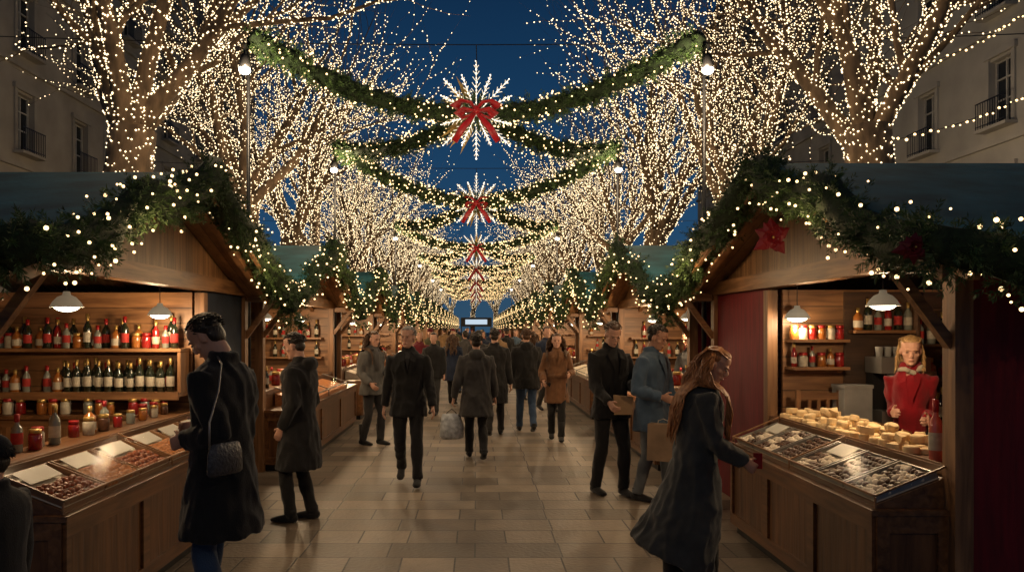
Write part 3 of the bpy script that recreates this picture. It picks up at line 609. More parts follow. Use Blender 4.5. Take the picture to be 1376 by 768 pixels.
# ------------------------------------------------------------------ bottles, jars, props
def bottle(kind):
    r = empty('bottle', (0,0,0)); gm, cm = {'wine':('wineglass','gold'),'red':('wineglass','redcap'),'amber':('amberglass','gold'),'rose':('redglass','gold'),'pink':('pinkglass','redcap'),'clear':('clearbottle','redcap'),'white':('clearbottle','gold')}[kind]
    h = {'wine':.31,'red':.29,'amber':.22,'rose':.28,'clear':.24,'white':.27,'pink':.30}[kind]; rr = {'amber':.045,'clear':.034,'rose':.033}.get(kind,.037)
    MB().lathe([(rr*.9,0),(rr,.006),(rr,h*.58),(rr*.85,h*.65),(rr*.42,h*.74),(.0135,h*.8),(.0135,h*.97),(.016,h*.975),(.016,h)], n=16).build('glass', M[gm], r, True)
    lo_, hi_ = {'amber':(.12,.42),'clear':(.22,.52),'rose':(.15,.40)}.get(kind,(.18,.47))
    MB().rev([(rr+.001,h*lo_),(rr+.0015,h*lo_+.003),(rr+.0015,h*hi_-.003),(rr+.001,h*hi_)], n=16).build('label', M['redlabel' if kind in ('clear','red') else 'paper'], r, True)
    MB().rev([(.0155,h*.8),(.0165,h*.81),(.0175,h*1.0),(.0,h*1.004)], n=12).build('capsule', M[cm], r, True)
    return r
BP = {}
def put_bottle(kind, loc, label, group):
    if kind not in BP: BP[kind] = bottle(kind); o = BP[kind]
    else: o = copy_tree(BP[kind])
    o.location = loc; o.rotation_euler = (0,0,R.uniform(0,6)); z = R.uniform(.88,1.05); o.scale = (1,1,z); tag(o, label, 'bottle', group); return o
def jar_thing(loc, label, group, m1='cheese', m2='redcap', sc_=1):
    r = empty('jar', loc, R.uniform(0,6), label, 'jar', group); r.scale = (sc_,)*3
    MB().lathe([(.035,0),(.04,.006),(.04,.085),(.032,.1)], n=14).build('jar_body', M[m1], r, True)
    MB().lathe([(.036,.1),(.037,.104),(.037,.122),(.034,.125)], n=14).build('lid', M[m2], r, True); return r
yw = 7.62
MB_ = MB().box(-2.72,-4.85,yw,yw+.04,0,2.1).build('partition', M['plank_z']); tag(MB_, 'wooden plank partition carrying wine shelves in the left stall', 'partition')
cbl = empty('base_cabinet', (-3.78,yw-.2,0), 0, 'wooden base cabinet under the wine shelves of the left stall', 'cabinet')
MB().box(-1.02,1.02,-.17,.19,0,.93).build('carcass', M['wood_x'], cbl); MB().box(-1.05,1.05,-.2,.19,.932,.965).build('top', M['counter_rail'], cbl)
for x in (-1.0,-.49,.02,.53): MB().box(x,x+.46,-.188,-.172,.06,.86).build('door', M['wood_v'], cbl)
sh = empty('wall_shelf', (-3.8,yw-.12,1.57), 0, 'upper wooden bottle shelf in the left stall', 'shelf'); MB().box(-1.0,1.06,-.12,.117,-.03,0).build('board', M['wood_x'], sh)
sh2 = empty('wall_shelf', (-3.8,yw-.14,1.16), 0, 'lower wooden bottle shelf in the left stall', 'shelf'); MB().box(-1.0,1.06,-.14,.137,-.035,0).build('board', M['wood_x'], sh2); MB().box(-1.0,1.06,-.16,-.142,-.06,.012).build('lip', M['wood_x'], sh2)
for x in (-1.0,1.03): MB().box(x,x+.03,-.1,.115,0.002,.375).build('divider', M['wood_v'], sh2)
kinds = ['red','amber','wine','clear','clear','red','rose','wine','amber','red']
for j in range(21):
    if j in (7,14): continue
    if j in (3,4,10,17): jar_thing((-2.84-.092*j, yw-.1, 1.571), '%s item, a jar, from the right on the upper left-stall shelf' % ORD[j], 'jars on the upper shelf of the left stall', ['redglass','amberglass','paper'][j%3], ['gold','redcap'][j%2], 1.15); continue
    put_bottle(kinds[(j*3)%10], (-2.84-.092*j+R.uniform(-.008,.008), yw-.12+R.uniform(-.02,.02), 1.571), '%s item, a bottle, from the right on the upper left-stall shelf' % ORD[j], 'bottles on the upper shelf of the left stall')
for j in range(12):
    put_bottle(['wine','red','amber'][j%3], (-2.9-.155*j, yw-.045, 1.571), '%s bottle from the right in the back row of the upper left-stall shelf' % ORD[j], 'back row bottles on the upper shelf of the left stall')
for j in range(19):
    if j == 13: continue
    k_ = 'wine' if j < 11 else ['amber','clear','white','clear','amber','clear','white','amber'][j-11]
    put_bottle(k_, (-2.86-.096*j+R.uniform(-.008,.008), yw-.17+R.uniform(-.015,.015), 1.161), '%s bottle position from the right on the lower left-stall shelf' % ORD[j], 'bottles on the lower shelf of the left stall')
for j in range(11):
    put_bottle('wine' if j % 3 else 'red', (-2.91-.1*j, yw-.06, 1.161), '%s bottle from the right in the back row of the lower left-stall shelf' % ORD[j], 'back row bottles on the lower shelf of the left stall')
for j in range(16):
    if j % 4 == 3: continue
    jar_thing((-2.95-.105*j, yw-.27+R.uniform(-.02,.02), .966), '%s jar position from the right on the left-stall base cabinet' % ORD[j], 'jars on the left base cabinet', ['amberglass','clearbottle','redglass','paper','amberglass'][j%5], ['gold','redcap'][j%2], R.uniform(.9,1.25))
for j in range(26):
    if j in (4,9,10,17): continue
    y_ = 4.42+.118*j; x_ = -2.84-.05*(j%2)
    if j % 5 in (0,3) and j < 16: put_bottle(['amber','clear','white','rose'][(j//3)%4], (x_, y_, .976), '%s item, a bottle, from the front on the near left counter ledge' % ORD[j], 'bottles on the left counter ledge')
    else: jar_thing((x_, y_, .976), '%s item, a jar, from the front on the near left counter ledge' % ORD[j], 'jars on the left counter ledge', ['amberglass','clearbottle','redglass','choc','paper'][(j*2)%5], ['gold','redcap'][j%2], R.uniform(.8,1.1))
yr = 7.12
o = MB().box(2.74,4.9,yr,yr+.04,.9,2.1).build('partition', M['plank_z']); tag(o, 'wooden plank partition behind the jar shelf in the right stall', 'partition')
for z, nm in ((1.42,'lower'),(1.66,'upper')):
    sh = empty('wall_shelf', (3.0,yr-.1,z), 0, '%s jar shelf on the right stall partition' % nm, 'shelf'); MB().box(-.24,.25,-.1,.097,-.025,0).build('board', M['wood_x'], sh)
    for j in range(6):
        if nm == 'upper' or j % 2: jar_thing((2.80+.08*j, yr-.1, z), '%s jar from the left on the %s right-stall shelf' % (ORD[j], nm), 'jars on the %s shelf of the right stall' % nm, ['amberglass','paper','redglass'][j%3], ['gold','redcap'][j%2])
        else: put_bottle(['rose','clear','amber'][j//2], (2.80+.08*j, yr-.1, z), '%s small bottle from the left on the lower right-stall shelf' % ORD[j//2], 'bottles on the jar shelf of the right stall').scale = (.75,)*3
o = MB().box(3.28,4.88,yr-.02,yr-.002,.96,2.08).build('back_panel', M['darkwood']); tag(o, 'dark panel behind the espresso machine in the right stall', 'panel')
sh = empty('wall_shelf', (3.58,yr-.10,1.74), 0, 'dark shelf of mixed bottles above the espresso machine', 'shelf'); MB().box(-.27,.27,-.08,.077,-.025,0).build('board', M['wood_x'], sh)
for j in range(6): put_bottle(['amber','wine','clear','rose','red','white'][j], (3.36+.088*j, yr-.11, 1.741), '%s bottle from the left on the shelf above the espresso machine' % ORD[j], 'bottles above the espresso machine').scale = (.9,)*3
ch = empty('wooden_chair', (2.98,6.75,0), D(180), 'pale wooden chair inside the right stall', 'chair')
MB().box(-.2,.2,-.2,.2,.66,.7).build('seat', M['wood_x'], ch)
for x in (-.18,.18):
    MB().box(x-.018,x+.018,-.2,-.165,0,1.22).build('leg', M['wood_v'], ch); MB().box(x-.018,x+.018,.165,.2,0,.66).build('leg', M['wood_v'], ch)
bk = MB()
bk.box(-.16,.16,-.195,-.17,1.14,1.2); bk.box(-.16,.16,-.195,-.17,.86,.9)
for x in (-.08,0,.08): bk.box(x-.014,x+.014,-.19,-.175,.9,1.14)
bk.build('backrest', M['wood_x'], ch)
b = empty('white_box', (3.27,6.93,.82), D(5), 'grey-white lidded carton on a crate in the right stall', 'box')
GB = mat('grey_carton', (.22,.215,.2), .8, var=.15)
MB().box(-.125,.125,-.1,.1,.1,.42).build('carton', GB, b); MB().box(-.132,.132,-.108,.108,.421,.45).build('lid', GB, b); MB().box(-.15,.15,-.1,.1,-.82,.098).build('crate', M['wood_x'], b)
cm = empty('coffee_machine', (3.66,6.93,.95), 0, 'black espresso machine behind the vendor', 'coffee machine')
MB().box(-.2,.2,-.14,.14,0,.1).build('drip_base', M['steel'], cm); MB().box(-.2,.2,.02,.14,.101,.42).build('rear_body', M['black'], cm); MB().box(-.21,.21,-.15,.14,.421,.56).build('top_body', M['steel'], cm)
for x in (-.1,.1):
    MB().lathe([(.035,.36),(.035,.42)], (x,-.1,0)).build('group_head', M['steel'], cm, True); MB().bar((x,-.12,.35),(x,-.2,.33),.025,.025).build('handle', M['black'], cm)
tb = empty('back_table', (3.9,6.95,0), 0, 'wooden back table holding the espresso machine', 'table'); MB().box(-.5,.8,-.2,.13,.9,.948).build('table_top', M['wood_x'], tb)
for x in (-.47,.73): MB().box(x,x+.04,-.18,-.14,0,.9).build('leg', M['wood_v'], tb)
for j in range(7): put_bottle(['wine','amber','clear','wine','rose','red','wine'][j], (3.98+.09*(j%4), 6.80+.07*(j//4), .949), '%s bottle from the left beside the espresso machine' % ORD[j], 'bottles beside the espresso machine')
cb = empty('cabinet', (4.25,6.97,0), 0, 'dark open cabinet of bottles behind the vendor', 'cabinet')
MB().box(-.42,.42,.08,.11,.95,2.05).build('back_panel', M['darkwood'], cb)
for x in (-.42,.40): MB().box(x,x+.02,-.06,.079,.95,2.05).build('side', M['darkwood'], cb)
for z in (1.3,1.62,1.93): MB().box(-.399,.399,-.06,.078,z-.02,z).build('shelf', M['darkwood'], cb)
for z, nm in ((1.301,'lower'),(1.621,'upper')):
    for j in range(8): put_bottle(['wine','amber','white','red','clear'][(j*3+int(z*3))%5], (3.89+.098*j, 6.98, z), '%s bottle from the left on the %s cabinet shelf behind the vendor' % (ORD[j], nm), 'bottles in the dark cabinet').scale = (.9,)*3
for j in range(5): tag(MB().lathe([(.026,0),(.033,.08),(.035,.088)], n=14).build('paper_cup', GB, None, True, loc=(3.50+.075*j-.02,6.88,1.511)), '%s pale cup from the left on top of the espresso machine' % ORD[j], 'cup', 'cups on the espresso machine')
bt = put_bottle('pink', (2.70,4.68,.976), 'tall pinkish red bottle with white label at the near end of the cheese counter', None); bt.scale = (1.0,1.0,1.2)
cp = []
for kk_ in range(3):
    m_ = MB()
    if kk_ == 0: m_.lathe([(.040,0),(.048,.006),(.049,.03),(.047,.042),(.040,.048)], n=18)
    elif kk_ == 1: m_.lathe([(.028,0),(.035,.006),(.036,.04),(.03,.047)], n=14)
    else: m_.prism([(0,0),(.085,.035),(.092,0),(.085,-.035)], 'Z', 0, .045)
    cp.append(m_)
first = {}
for j in range(100):
    kd = R.choice([0,0,0,1,1,2]); lay = 0 if j < 63 else (1 if j < 92 else 2); row = j % 3 if lay < 2 else 1; jj = (j//3) if not lay else ((j-63)//3*2.0+1+R.random() if lay == 1 else R.uniform(4,16))
    loc = (2.69+.105*row+R.uniform(-.018,.018)+(.03 if lay == 1 else 0), 4.95+jj*.097+R.uniform(-.02,.02), .976+.046*lay)
    if kd not in first: o = cp[kd].build('cheese', M['cheese'], None); first[kd] = o
    else: o = first[kd].copy(); C.objects.link(o)
    o.location = loc; o.rotation_euler = (R.uniform(-.2,.2)*lay,R.uniform(-.2,.2)*lay,R.uniform(0,6)); o.scale = (R.uniform(.85,1.1),R.uniform(.85,1.1),R.uniform(.8,1.1)); tag(o, ['large round pale cheese among the pile on the right counter ledge','small round pale cheese among the pile on the right counter ledge','wedge of pale cheese among the pile on the right counter ledge'][kd], 'cheese', 'cheeses heaped on the right counter ledge')
def sweets_proto():
    d = {}
    def lump(n, r, m, seed):
        mb = MB().ell((0,0,r[2]*.8), r, None, 10, 7); mb.V = [tuple(V3(v)*(1+.22*noise.noise(V3(v)*60+V3((seed,0,0))))) for v in mb.V]; return mb.build(n, M[m], None, True)
    d['pastry'] = lump('pastry', (.042,.026,.020), 'pastry', 1); d['nut'] = lump('nut_cluster', (.026,.022,.018), 'nut', 2); d['choc'] = lump('chocolate', (.024,.024,.014), 'choc', 3); d['icing'] = lump('iced_sweet', (.022,.034,.016), 'icing', 4)
    mb = MB().lathe([(.022,0),(.029,.004),(.029,.020),(.022,.026)], n=12); d['log'] = mb.build('chocolate_round', M['choc'], None, True)
    return d
SW = sweets_proto(); swused = set()
def case(s, y0, y1, label, trays, d0=-.43, d1=-.03, z0=.775, z1=.93):
    yc = (y0+y1)/2; k = (z1-z0)/(d1-d0); ang = math.atan(k); root = empty('display_case', (s*SX, yc, 0), 0, label, 'display case')
    a, b_ = y0-yc, y1-yc; X = lambda d: s*d
    MB().prism([(X(d0),.751),(X(d1),.751),(X(d1),z1-.012),(X(d0),z0-.012)], 'Y', a+.02, b_-.02).build('base_board', M['counter_rail'], root)
    gz = .05
    fr = MB()
    for y in (a, (a+b_)/2, b_):
        fr.bar((X(d0),y,z0+gz),(X(d1),y,z1+gz+.01),.012,.010); fr.bar((X(d0),y,.752),(X(d0),y,z0+gz-.008),.010,.010,(0,1,0)); fr.bar((X(d1),y,.752),(X(d1),y,z1+gz),.010,.010,(0,1,0))
    fr.bar((X(d0-.004),a,z0+gz),(X(d0-.004),b_,z0+gz),.012,.012); fr.bar((X(d1+.004),a,z1+gz+.01),(X(d1+.004),b_,z1+gz+.01),.012,.012)
    fr.build('frame', M['wood_h'], root)
    gl = MB(); gl.add([(X(d0),a,z0+gz+.004),(X(d0),b_,z0+gz+.004),(X(d1),b_,z1+gz+.014),(X(d1),a,z1+gz+.014)], [(0,1,2,3)])
    gl.add([(X(d0-.008),a,.76),(X(d0-.008),b_,.76),(X(d0-.008),b_,z0+gz),(X(d0-.008),a,z0+gz)], [(0,1,2,3)]); gl.build('glass', M['glass'], root)
    n = len(trays); W = (b_-a-.06)/n; nm = 'left' if s < 0 else 'right'; SP = .05
    for i, kinds_ in enumerate(trays):
        cy = yc+a+.03+W*(i+.5); dc = (d0+d1)/2; cz_ = z0+(dc-d0)*k
        tr_ = empty('tray', (s*(SX+dc), cy, cz_+.0), 0, '%s sweet tray from the near end in the %s display case' % (ORD[i], nm), 'tray', 'trays in the %s display case' % nm)
        tr_.rotation_euler = (0,-s*ang,0); hw, hl = (d1-d0)/2-.012, W/2-.012
        MB().box(-hw,hw,-hl,hl,-.008,.0).build('liner', M['trayliner'], tr_)
        rim = MB(); rim.box(-hw,hw,-hl,-hl+.012,.001,.036); rim.box(-hw,hw,hl-.012,hl,.001,.036); rim.box(-hw,-hw+.008,-hl+.012,hl-.012,.001,.03); rim.box(hw-.008,hw,-hl+.012,hl-.012,.001,.03); rim.build('rim', M['wood_x'] if s < 0 else M['steel'], tr_)
        mw = Matrix.Translation(tr_.location) @ Matrix.Rotation(-s*ang,4,'Y')
        if s < 0 or i % 3 == 2:
            c_ = MB().box(-.06,.06,-hl*.7,hl*.7,0,.003).build('price_card', M['white'], None); c_.matrix_world = mw @ Matrix.Translation((s*(hw-.08),0,.030)) @ Matrix.Rotation(s*-.12,4,'Y')
            tag(c_, 'blank white card on the %s tray of the %s display case' % (ORD[i], nm), 'card')
            xr = (-hw+.035, hw-.15)
        else: xr = (-hw+.035, hw-.035)
        nx = int((xr[1]-xr[0])/SP)+1; ny = int((2*hl-.05)/SP)+1
        for u in range(nx):
            for v in range(ny):
                kd = kinds_[(u//2+v//4) % len(kinds_)]
                x = s*(xr[0]+SP*u+R.uniform(-.007,.007))
                y = -hl+.035+SP*v+R.uniform(-.007,.007)
                if kd in swused: o = SW[kd].copy(); C.objects.link(o)
                else: o = SW[kd]; swused.add(kd)
                q = R.uniform(.85,1.12)
                o.matrix_world = mw @ Matrix.Translation((x, y, .002)) @ Matrix.Rotation(R.uniform(-.5,.5) if kd == 'pastry' else R.uniform(0,6),4,'Z') @ Matrix.Diagonal((q,q,q,1))
                tag(o, '%s in the %s tray of the %s display case' % ({'pastry':'golden brown pastry','nut':'sugared nut cluster','choc':'dark chocolate','icing':'white iced sweet','log':'round chocolate'}[kd], ORD[i], nm), {'pastry':'pastry','nut':'nuts','choc':'chocolate','icing':'sweet','log':'chocolate'}[kd], '%s sweets in the %s case' % (kd, nm))
case(-1, 4.28, 7.35, 'long glass display case of nuts and pastries on the left counter', [['nut'],['pastry'],['nut'],['pastry'],['nut'],['nut','choc']])
case(1, 4.43, 6.88, 'glass display case of chocolates on the right counter', [['icing','choc'],['choc','log'],['log','icing'],['choc'],['icing','log'],['choc','icing']])
for i in range(4):
    yc = cents[i]
    for s in (1,-1):
        nm = 'right' if s > 0 else 'left'
        r = empty('display_case', (s*(SX-.22), yc-.2, .751), 0, 'glass-topped case on the %s %s counter' % (ORD[i+1], nm), 'display case', 'cases on farther counters')
        MB().prism([(s*-.2,0),(s*.2,0),(s*.2,.16),(s*-.2,.05)], 'Y', -1.6, 1.6).build('base', M['trayliner'] if i % 2 else M['pastry'], r)
        MB().add([(s*-.21,-1.62,.1),(s*-.21,1.62,.1),(s*.2,1.62,.24),(s*.2,-1.62,.24)], [(0,1,2,3)]).build('glass', M['glass'], r)
        f_ = MB()
        for y in (-1.62,0,1.62): f_.bar((s*-.21,y,.1),(s*.2,y,.24),.015,.015); f_.bar((s*-.21,y,0),(s*-.21,y,.09),.015,.015,(0,1,0))
        f_.bar((s*-.212,-1.62,.1),(s*-.212,1.62,.1),.016,.016); f_.build('frame', M['steel'], r)
        for j in range(14 if i < 2 else 8):
            loc = (s*(SX+.12+.12*(j%2)), yc-1.7+j*(.25 if i < 2 else .42), .976)
            if j % 3: jar_thing(loc, '%s jar from the near end on the %s %s counter ledge' % (ORD[j], ORD[i+1], nm), 'jars on farther counters', ['amberglass','paper','redglass','cheese'][j%4], ['gold','redcap'][j%2], 1.5)
            else: put_bottle(['wine','amber','rose','clear'][j%4], loc, '%s bottle from the near end on the %s %s counter ledge' % (ORD[j], ORD[i+1], nm), 'bottles on farther counters')
        for z in (1.25,1.6):
            sh = empty('wall_shelf', (s*(SX+1.1), yc+2.28, z), 0, '%s shelf inside the %s %s stall' % ('lower' if z < 1.4 else 'upper', ORD[i+1], nm), 'shelf'); MB().box(-.95,.95,-.12,.11,-.03,0).build('board', M['wood_x'], sh)
            if i < 2:
                for j in range(12):
                    if R.random() < .2: continue
                    put_bottle(['wine','amber','rose','clear','red'][(j*2+i)%5], (s*(SX+.25+.15*j), yc+2.25, z+.001), '%s bottle from the aisle on the %s shelf of the %s %s stall' % (ORD[j], 'lower' if z < 1.4 else 'upper', ORD[i+1], nm), 'bottles inside farther stalls')

# ------------------------------------------------------------------ bows, poinsettias, ornaments
def bow(root, s=1.0, m='redbow', tails=True):
    for q in (-1,1):
        for up, sc2 in ((.07,1.0),(-.09,.82)):
            pts = [(0,0,0),(q*.12*s*sc2,-.09*s,(.07+up)*s),(q*.28*s*sc2,-.08*s,(.11+up)*s),(q*.42*s*sc2,0,(.03+up)*s),(q*.34*s*sc2,.05*s,(-.05+up)*s),(q*.16*s*sc2,.02*s,(-.05+up*.5)*s),(0,0,0)]
            MB().loft(pts, [(.03*s,.04*s),(.03*s,.08*s),(.03*s,.12*s),(.02*s,.13*s),(.02*s,.11*s),(.02*s,.07*s),(.02*s,.03*s)], 10, (0,0,1)).build('bow_loop', M[m], root, True)
        if tails: MB().loft([(0,0,-.03*s),(q*.14*s,-.04*s,-.2*s),(q*.30*s,0,-.38*s),(q*.44*s,.02*s,-.62*s)], [(.03*s,.012*s),(.06*s,.012*s),(.075*s,.012*s),(.06*s,.008*s)], 8, (1,0,.5)).build('bow_tail', M[m], root, True)
    MB().ell((0,-.08*s,0), (.08*s,.06*s,.09*s)).build('knot', M[m], root, True)
emis_leds = emis('led_strip', (1,.84,.6), 1.3)
def star(root, s=1.0):
    lv = MB(); B = []; gr = MB()
    for k in range(16):
        a = 2*PI*k/16+PI/2; L = (.80 if k == 0 else (.74 if k % 2 == 0 else .60))*s; d = V3((math.cos(a), 0, math.sin(a))); p = V3((-math.sin(a),0,math.cos(a))); y = V3((0,(-.24 if k % 2 else -.14),0))*s
        lv.bar(V3((0,0,0)), d*L+y, .013*s, .013*s, (0,1,0))
        for j in range(3, 8):
            u = L*j/8; ln = L*.15*(1.2-j/9)
            for q in (-1,1): lv.bar(d*u+y*(u/L), d*(u+ln)+p*q*ln*.75+y*(u/L), .009*s, .009*s, (0,1,0))
        for j in range(3, 14): B.append(d*L*j/13+y*(j/13)+V3((R.uniform(-.012,.012),-.015,R.uniform(-.012,.012))))
    lv.build('star_spikes', emis_leds, root)
    for k in range(18):
        a = R.uniform(0,2*PI); L = R.uniform(.5,.75)*s; d = V3((math.cos(a),R.uniform(-.3,.1),math.sin(a)*.7+.1)).normalized(); sd = d.cross(V3((0,1,.2))).normalized()
        gr.add([V3((0,0,0)), d*L*.45+sd*.05*s, d*L, d*L*.45-sd*.05*s], [(0,1,2,3)])
    gr.build('leaf_spray', M['gold'], root)
    fg = MB()
    for k in range(420):
        a = R.uniform(0,2*PI); r0 = R.uniform(.02,.3)*s; c = V3((math.cos(a)*r0,R.uniform(-.16,.0),math.sin(a)*r0*.8)); d = V3((math.cos(a),R.uniform(-.6,.2),math.sin(a))).normalized(); sd = d.cross(V3((R.random(),1,R.random()))).normalized()
        fg.add([c, c+d*.06+sd*.008, c+d*.13, c+d*.06-sd*.008], [(0,1,2,3)])
    fg.build('fir_sprig', M['needle'], root)
    bv, bf = bulbs_geo(np.array([tuple(b) for b in B]), .011*s); tag(npobj('bulbs', bv, bf, M['led'], root), kind='stuff')
PY = [9.3, 15.0, 26.2, 37.4, 48.6, 59.8, 71.0, 82.2]
ZG = 5.05
def arm(a, b, sag):
    a, b = V3(a), V3(b); return [tuple(a.lerp(b,t/12)-V3((0,0,sag*4*(t/12)*(1-t/12)))) for t in range(13)]
gproto = {}
for i in range(7):
    yc = (PY[i]+PY[i+1])/2
    o = empty('hanging_star', (0,yc-.34,ZG-.12), 0, '%s hanging light star with red bow, counted from the nearest' % ORD[i], 'ornament', 'star ornaments over the aisle')
    star(o, .92)
    r2 = empty('red_bow', (0,yc-.62,ZG-.14), 0, '%s big red ribbon bow over the aisle, counted from the nearest' % ORD[i], 'bow', 'red bows over the aisle'); bow(r2, .72+.07*min(i,4))
    for s in (1,-1):
        for q, yp in ((0,PY[i]),(1,PY[i+1])):
            lb = '%s arm to the %s of the %s overhead garland cross' % ('near' if q == 0 else 'far', 'right' if s > 0 else 'left', ORD[i])
            if i >= 3:
                p, pyc = gproto[(s,q)]; c = copy_tree(p); c.location = (p.location.x, p.location.y+yc-pyc, p.location.z); c['label'] = lb; continue
            g_ = garland(arm((s*2.62,yp,ZG+.12), (s*.06,yc,ZG+.0), .26), .19, lb, 'fir garlands crossing over the aisle', sprigs=(150,85,60)[i], needles=24 if i < 2 else 16, nl=.065+.014*i, nw=.010+.006*i, bulbs=46, br=.0120+.0035*i, sl=.18, core=.6, droop=.15)
            gproto[(s,q)] = (g_, yc)
def pole(s, y, i, lb=None):
    nm = 'right' if s > 0 else 'left'
    r = empty('lamp_pole', (s*2.66,y,0), 0, lb or '%s thin lamp pole on the %s, counted from the nearest' % (ORD[i], nm), 'lamp pole', 'lamp poles between the stalls')
    MB().loft([(0,0,0),(0,0,2.5),(0,0,5.15)], [.034,.026,.02], 10).build('pole', M['black'], r, True)
    MB().bar((0,0,5.0),(s*-.02,-.22,5.0),.022,.022).build('bracket', M['black'], r)
    MB().lathe([(.03,.16),(.05,.15),(.062,.05),(.066,0),(.06,0)][::-1], (s*-.02,-.22,4.72)).build('lamp_head', M['black'], r, True)
    MB().ell((s*-.02,-.22,4.70), (.066,.066,.05)).build('lamp_bulb', M['lamp_white'], r, True)
    MB().bar((s*-.02,-.22,4.87),(s*-.02,-.22,4.99),.02,.02,(0,1,0)).build('lamp_arm', M['black'], r)
    plight((s*(2.66-.14), y-.42, 4.55), (75 if y < 0 else 125) if i < 4 else 90, (1,.74,.46), .06)
for i, y in enumerate(PY[:6]):
    for s in (1,-1): pole(s, y, i)
for s in (1,-1): pole(s, -1.6, 0, 'thin lamp pole on the %s added unseen behind the viewpoint for front light' % ('right' if s > 0 else 'left'))  # unseen pole pair, added to light the near people from the front
for i in range(3): plight((0, (PY[i]+PY[i+1])/2-2.0, 3.9), 42, (1,.72,.43), .1)  # added bare lights standing in for the glow of the overhead stars
for i, (y, z) in enumerate(((12.2,6.1),(20.6,5.9),(31.8,5.9))):
    o = empty('span_wire', (0,y,z), 0, '%s thin wire spanning the aisle above a star' % ORD[i], 'wire', 'wires over the aisle')
    pts = [(x, 0, .006*x*x*.4) for x in np.linspace(-9,9,13)]; MB().loft(pts, [.008]*13, 5).build('cable', M['black'], o)
    MB().loft([(.0,0,0),(.02,0,-(z-ZG-.3))], [.008,.008], 5).build('drop_cord', M['black'], o)
def poinsettia(loc, s, label, m='darkred'):
    r = empty('poinsettia', loc, 0, label, 'decoration'); mb = MB()
    for ring, (n, L) in enumerate(((9,.17),(8,.11))):
        for k in range(n):
            a = 2*PI*k/n+ring*.4+R.uniform(-.25,.25); d = V3((math.cos(a),-.25-.3*ring+R.uniform(-.2,.2),math.sin(a))).normalized(); sd = d.cross(V3((0,1,0))).normalized(); l = L*s*R.uniform(.7,1.2)
            mb.add([V3((0,0,0)), d*l*.5+sd*.055*s, d*l+V3((0,.03,0)), d*l*.5-sd*.055*s, d*l*.5+V3((0,-.02,0))], [(0,1,4),(1,2,4),(2,3,4),(3,0,4)])
    mb.build('petals', M[m], r); MB().ell((0,-.03,0), (.012*s,.012,.012*s)).build('centre', M['gold'], r, True)
poinsettia((2.04,5.50,2.38), .85, 'large dark red poinsettia on the nearest right stall gable')
poinsettia((1.98,3.62,2.12), .5, 'small dark red poinsettia on the near corner garland of the right stall')
# ------------------------------------------------------------------ trees
def tree_geo(seed):
    rg = random.Random(seed); tk = MB(); br = MB(); B = []
    def grow(p, d, L, r0, r1, nseg, lvl, sides):
        pts = [p]; rad = [r0]; dd = d.copy()
        for i in range(nseg):
            j = [.06,.18,.22,.28,.32][lvl]
            dd = (dd+V3((rg.uniform(-j,j),rg.uniform(-j,j),rg.uniform(-j*.6,j)+(.06 if lvl > 0 else .02)))).normalized()
            pts.append(pts[-1]+dd*L/nseg); rad.append(r0+(r1-r0)*(i+1)/nseg)
        mb = tk if lvl == 0 else br
        if lvl == 0: rad = [r0*1.35]+rad[1:]
        mb.loft(pts, rad, sides)
        dens = [190, 95, 38, 19, 6.5][lvl]
        for i in range(nseg):
            a, b = pts[i], pts[i+1]; t = (b-a).normalized(); n = dens*L/nseg; n = int(n)+(rg.random() < n-int(n))
            x = t.orthogonal().normalized(); y = t.cross(x)
            for k_ in range(n):
                u = (k_+rg.random())/n; q = a.lerp(b,u); rr_ = rad[i]+(rad[i+1]-rad[i])*u+.008; an = rg.uniform(0,2*PI); c = q+(x*math.cos(an)+y*math.sin(an))*rr_
                if c.z < 2.2: continue
                pr = 1 if c.z < 6.6 else max(0, 1-(c.z-6.6)/3.4)
                if rg.random() < pr: B.append(tuple(c))
        if lvl == 4: return
        nk = [6,5,4,4][lvl]
        for k in range(nk):
            f = 1.0 if (k == 0 and lvl > 0) else (rg.uniform(.85,1.0) if lvl == 0 else rg.uniform(.25,.98)); ii = min(int(f*nseg), nseg-1); q = pts[ii].lerp(pts[ii+1], f*nseg-ii)
            t = (pts[ii+1]-pts[ii]).normalized(); x = t.orthogonal().normalized(); y = t.cross(x); an = 2*PI*k/nk+rg.uniform(-.5,.5)
            sp_ = rg.uniform(*[(.28,.72),(.5,1.0),(.5,1.05),(.5,1.05)][lvl]) if not (k == 0 and lvl > 0) else .15
            nd = (t*math.cos(sp_)+(x*math.cos(an)+y*math.sin(an))*math.sin(sp_)).normalized()
            rr0 = (rad[ii]*(1-f*nseg+ii)+rad[ii+1]*(f*nseg-ii))*[.46,.48,.54,.6][lvl]
            grow(q, nd, [3.5,2.6,1.7,1.05][lvl]*rg.uniform(.8,1.15), rr0, rr0*.42, [6,5,4,3][lvl], lvl+1, [8,6,4,3][lvl])
    grow(V3((0,0,0)), V3((rg.uniform(-.06,.06),rg.uniform(-.05,.05),1)).normalized(), 4.5, .35, .30, 8, 0, 14)
    return tk, br, B
TP = []
for sd in (3,8,21,34):
    tk, br, B = tree_geo(sd)
    r = empty('plane_tree', (0,0,0)); tk.build('trunk', M['bark'], r, True, False); br.build('crown', M['bark'], r, True, False)
    ls = []
    for frac, rad_, lo in ((1,.0118,True),(.8,.0138,True),(.42,.0185,True)):
        Bs = [b for b in B if R.random() < frac]; bv, bf = bulbs_geo(np.array(Bs), rad_, lo); ls.append(npobj('tree_lights', bv, bf, M['bulb_tree']))
    TP.append((r, ls)); print('tree bulbs', len(B))
tu = set(); ty = [10.6+5.6*i for i in range(17)]
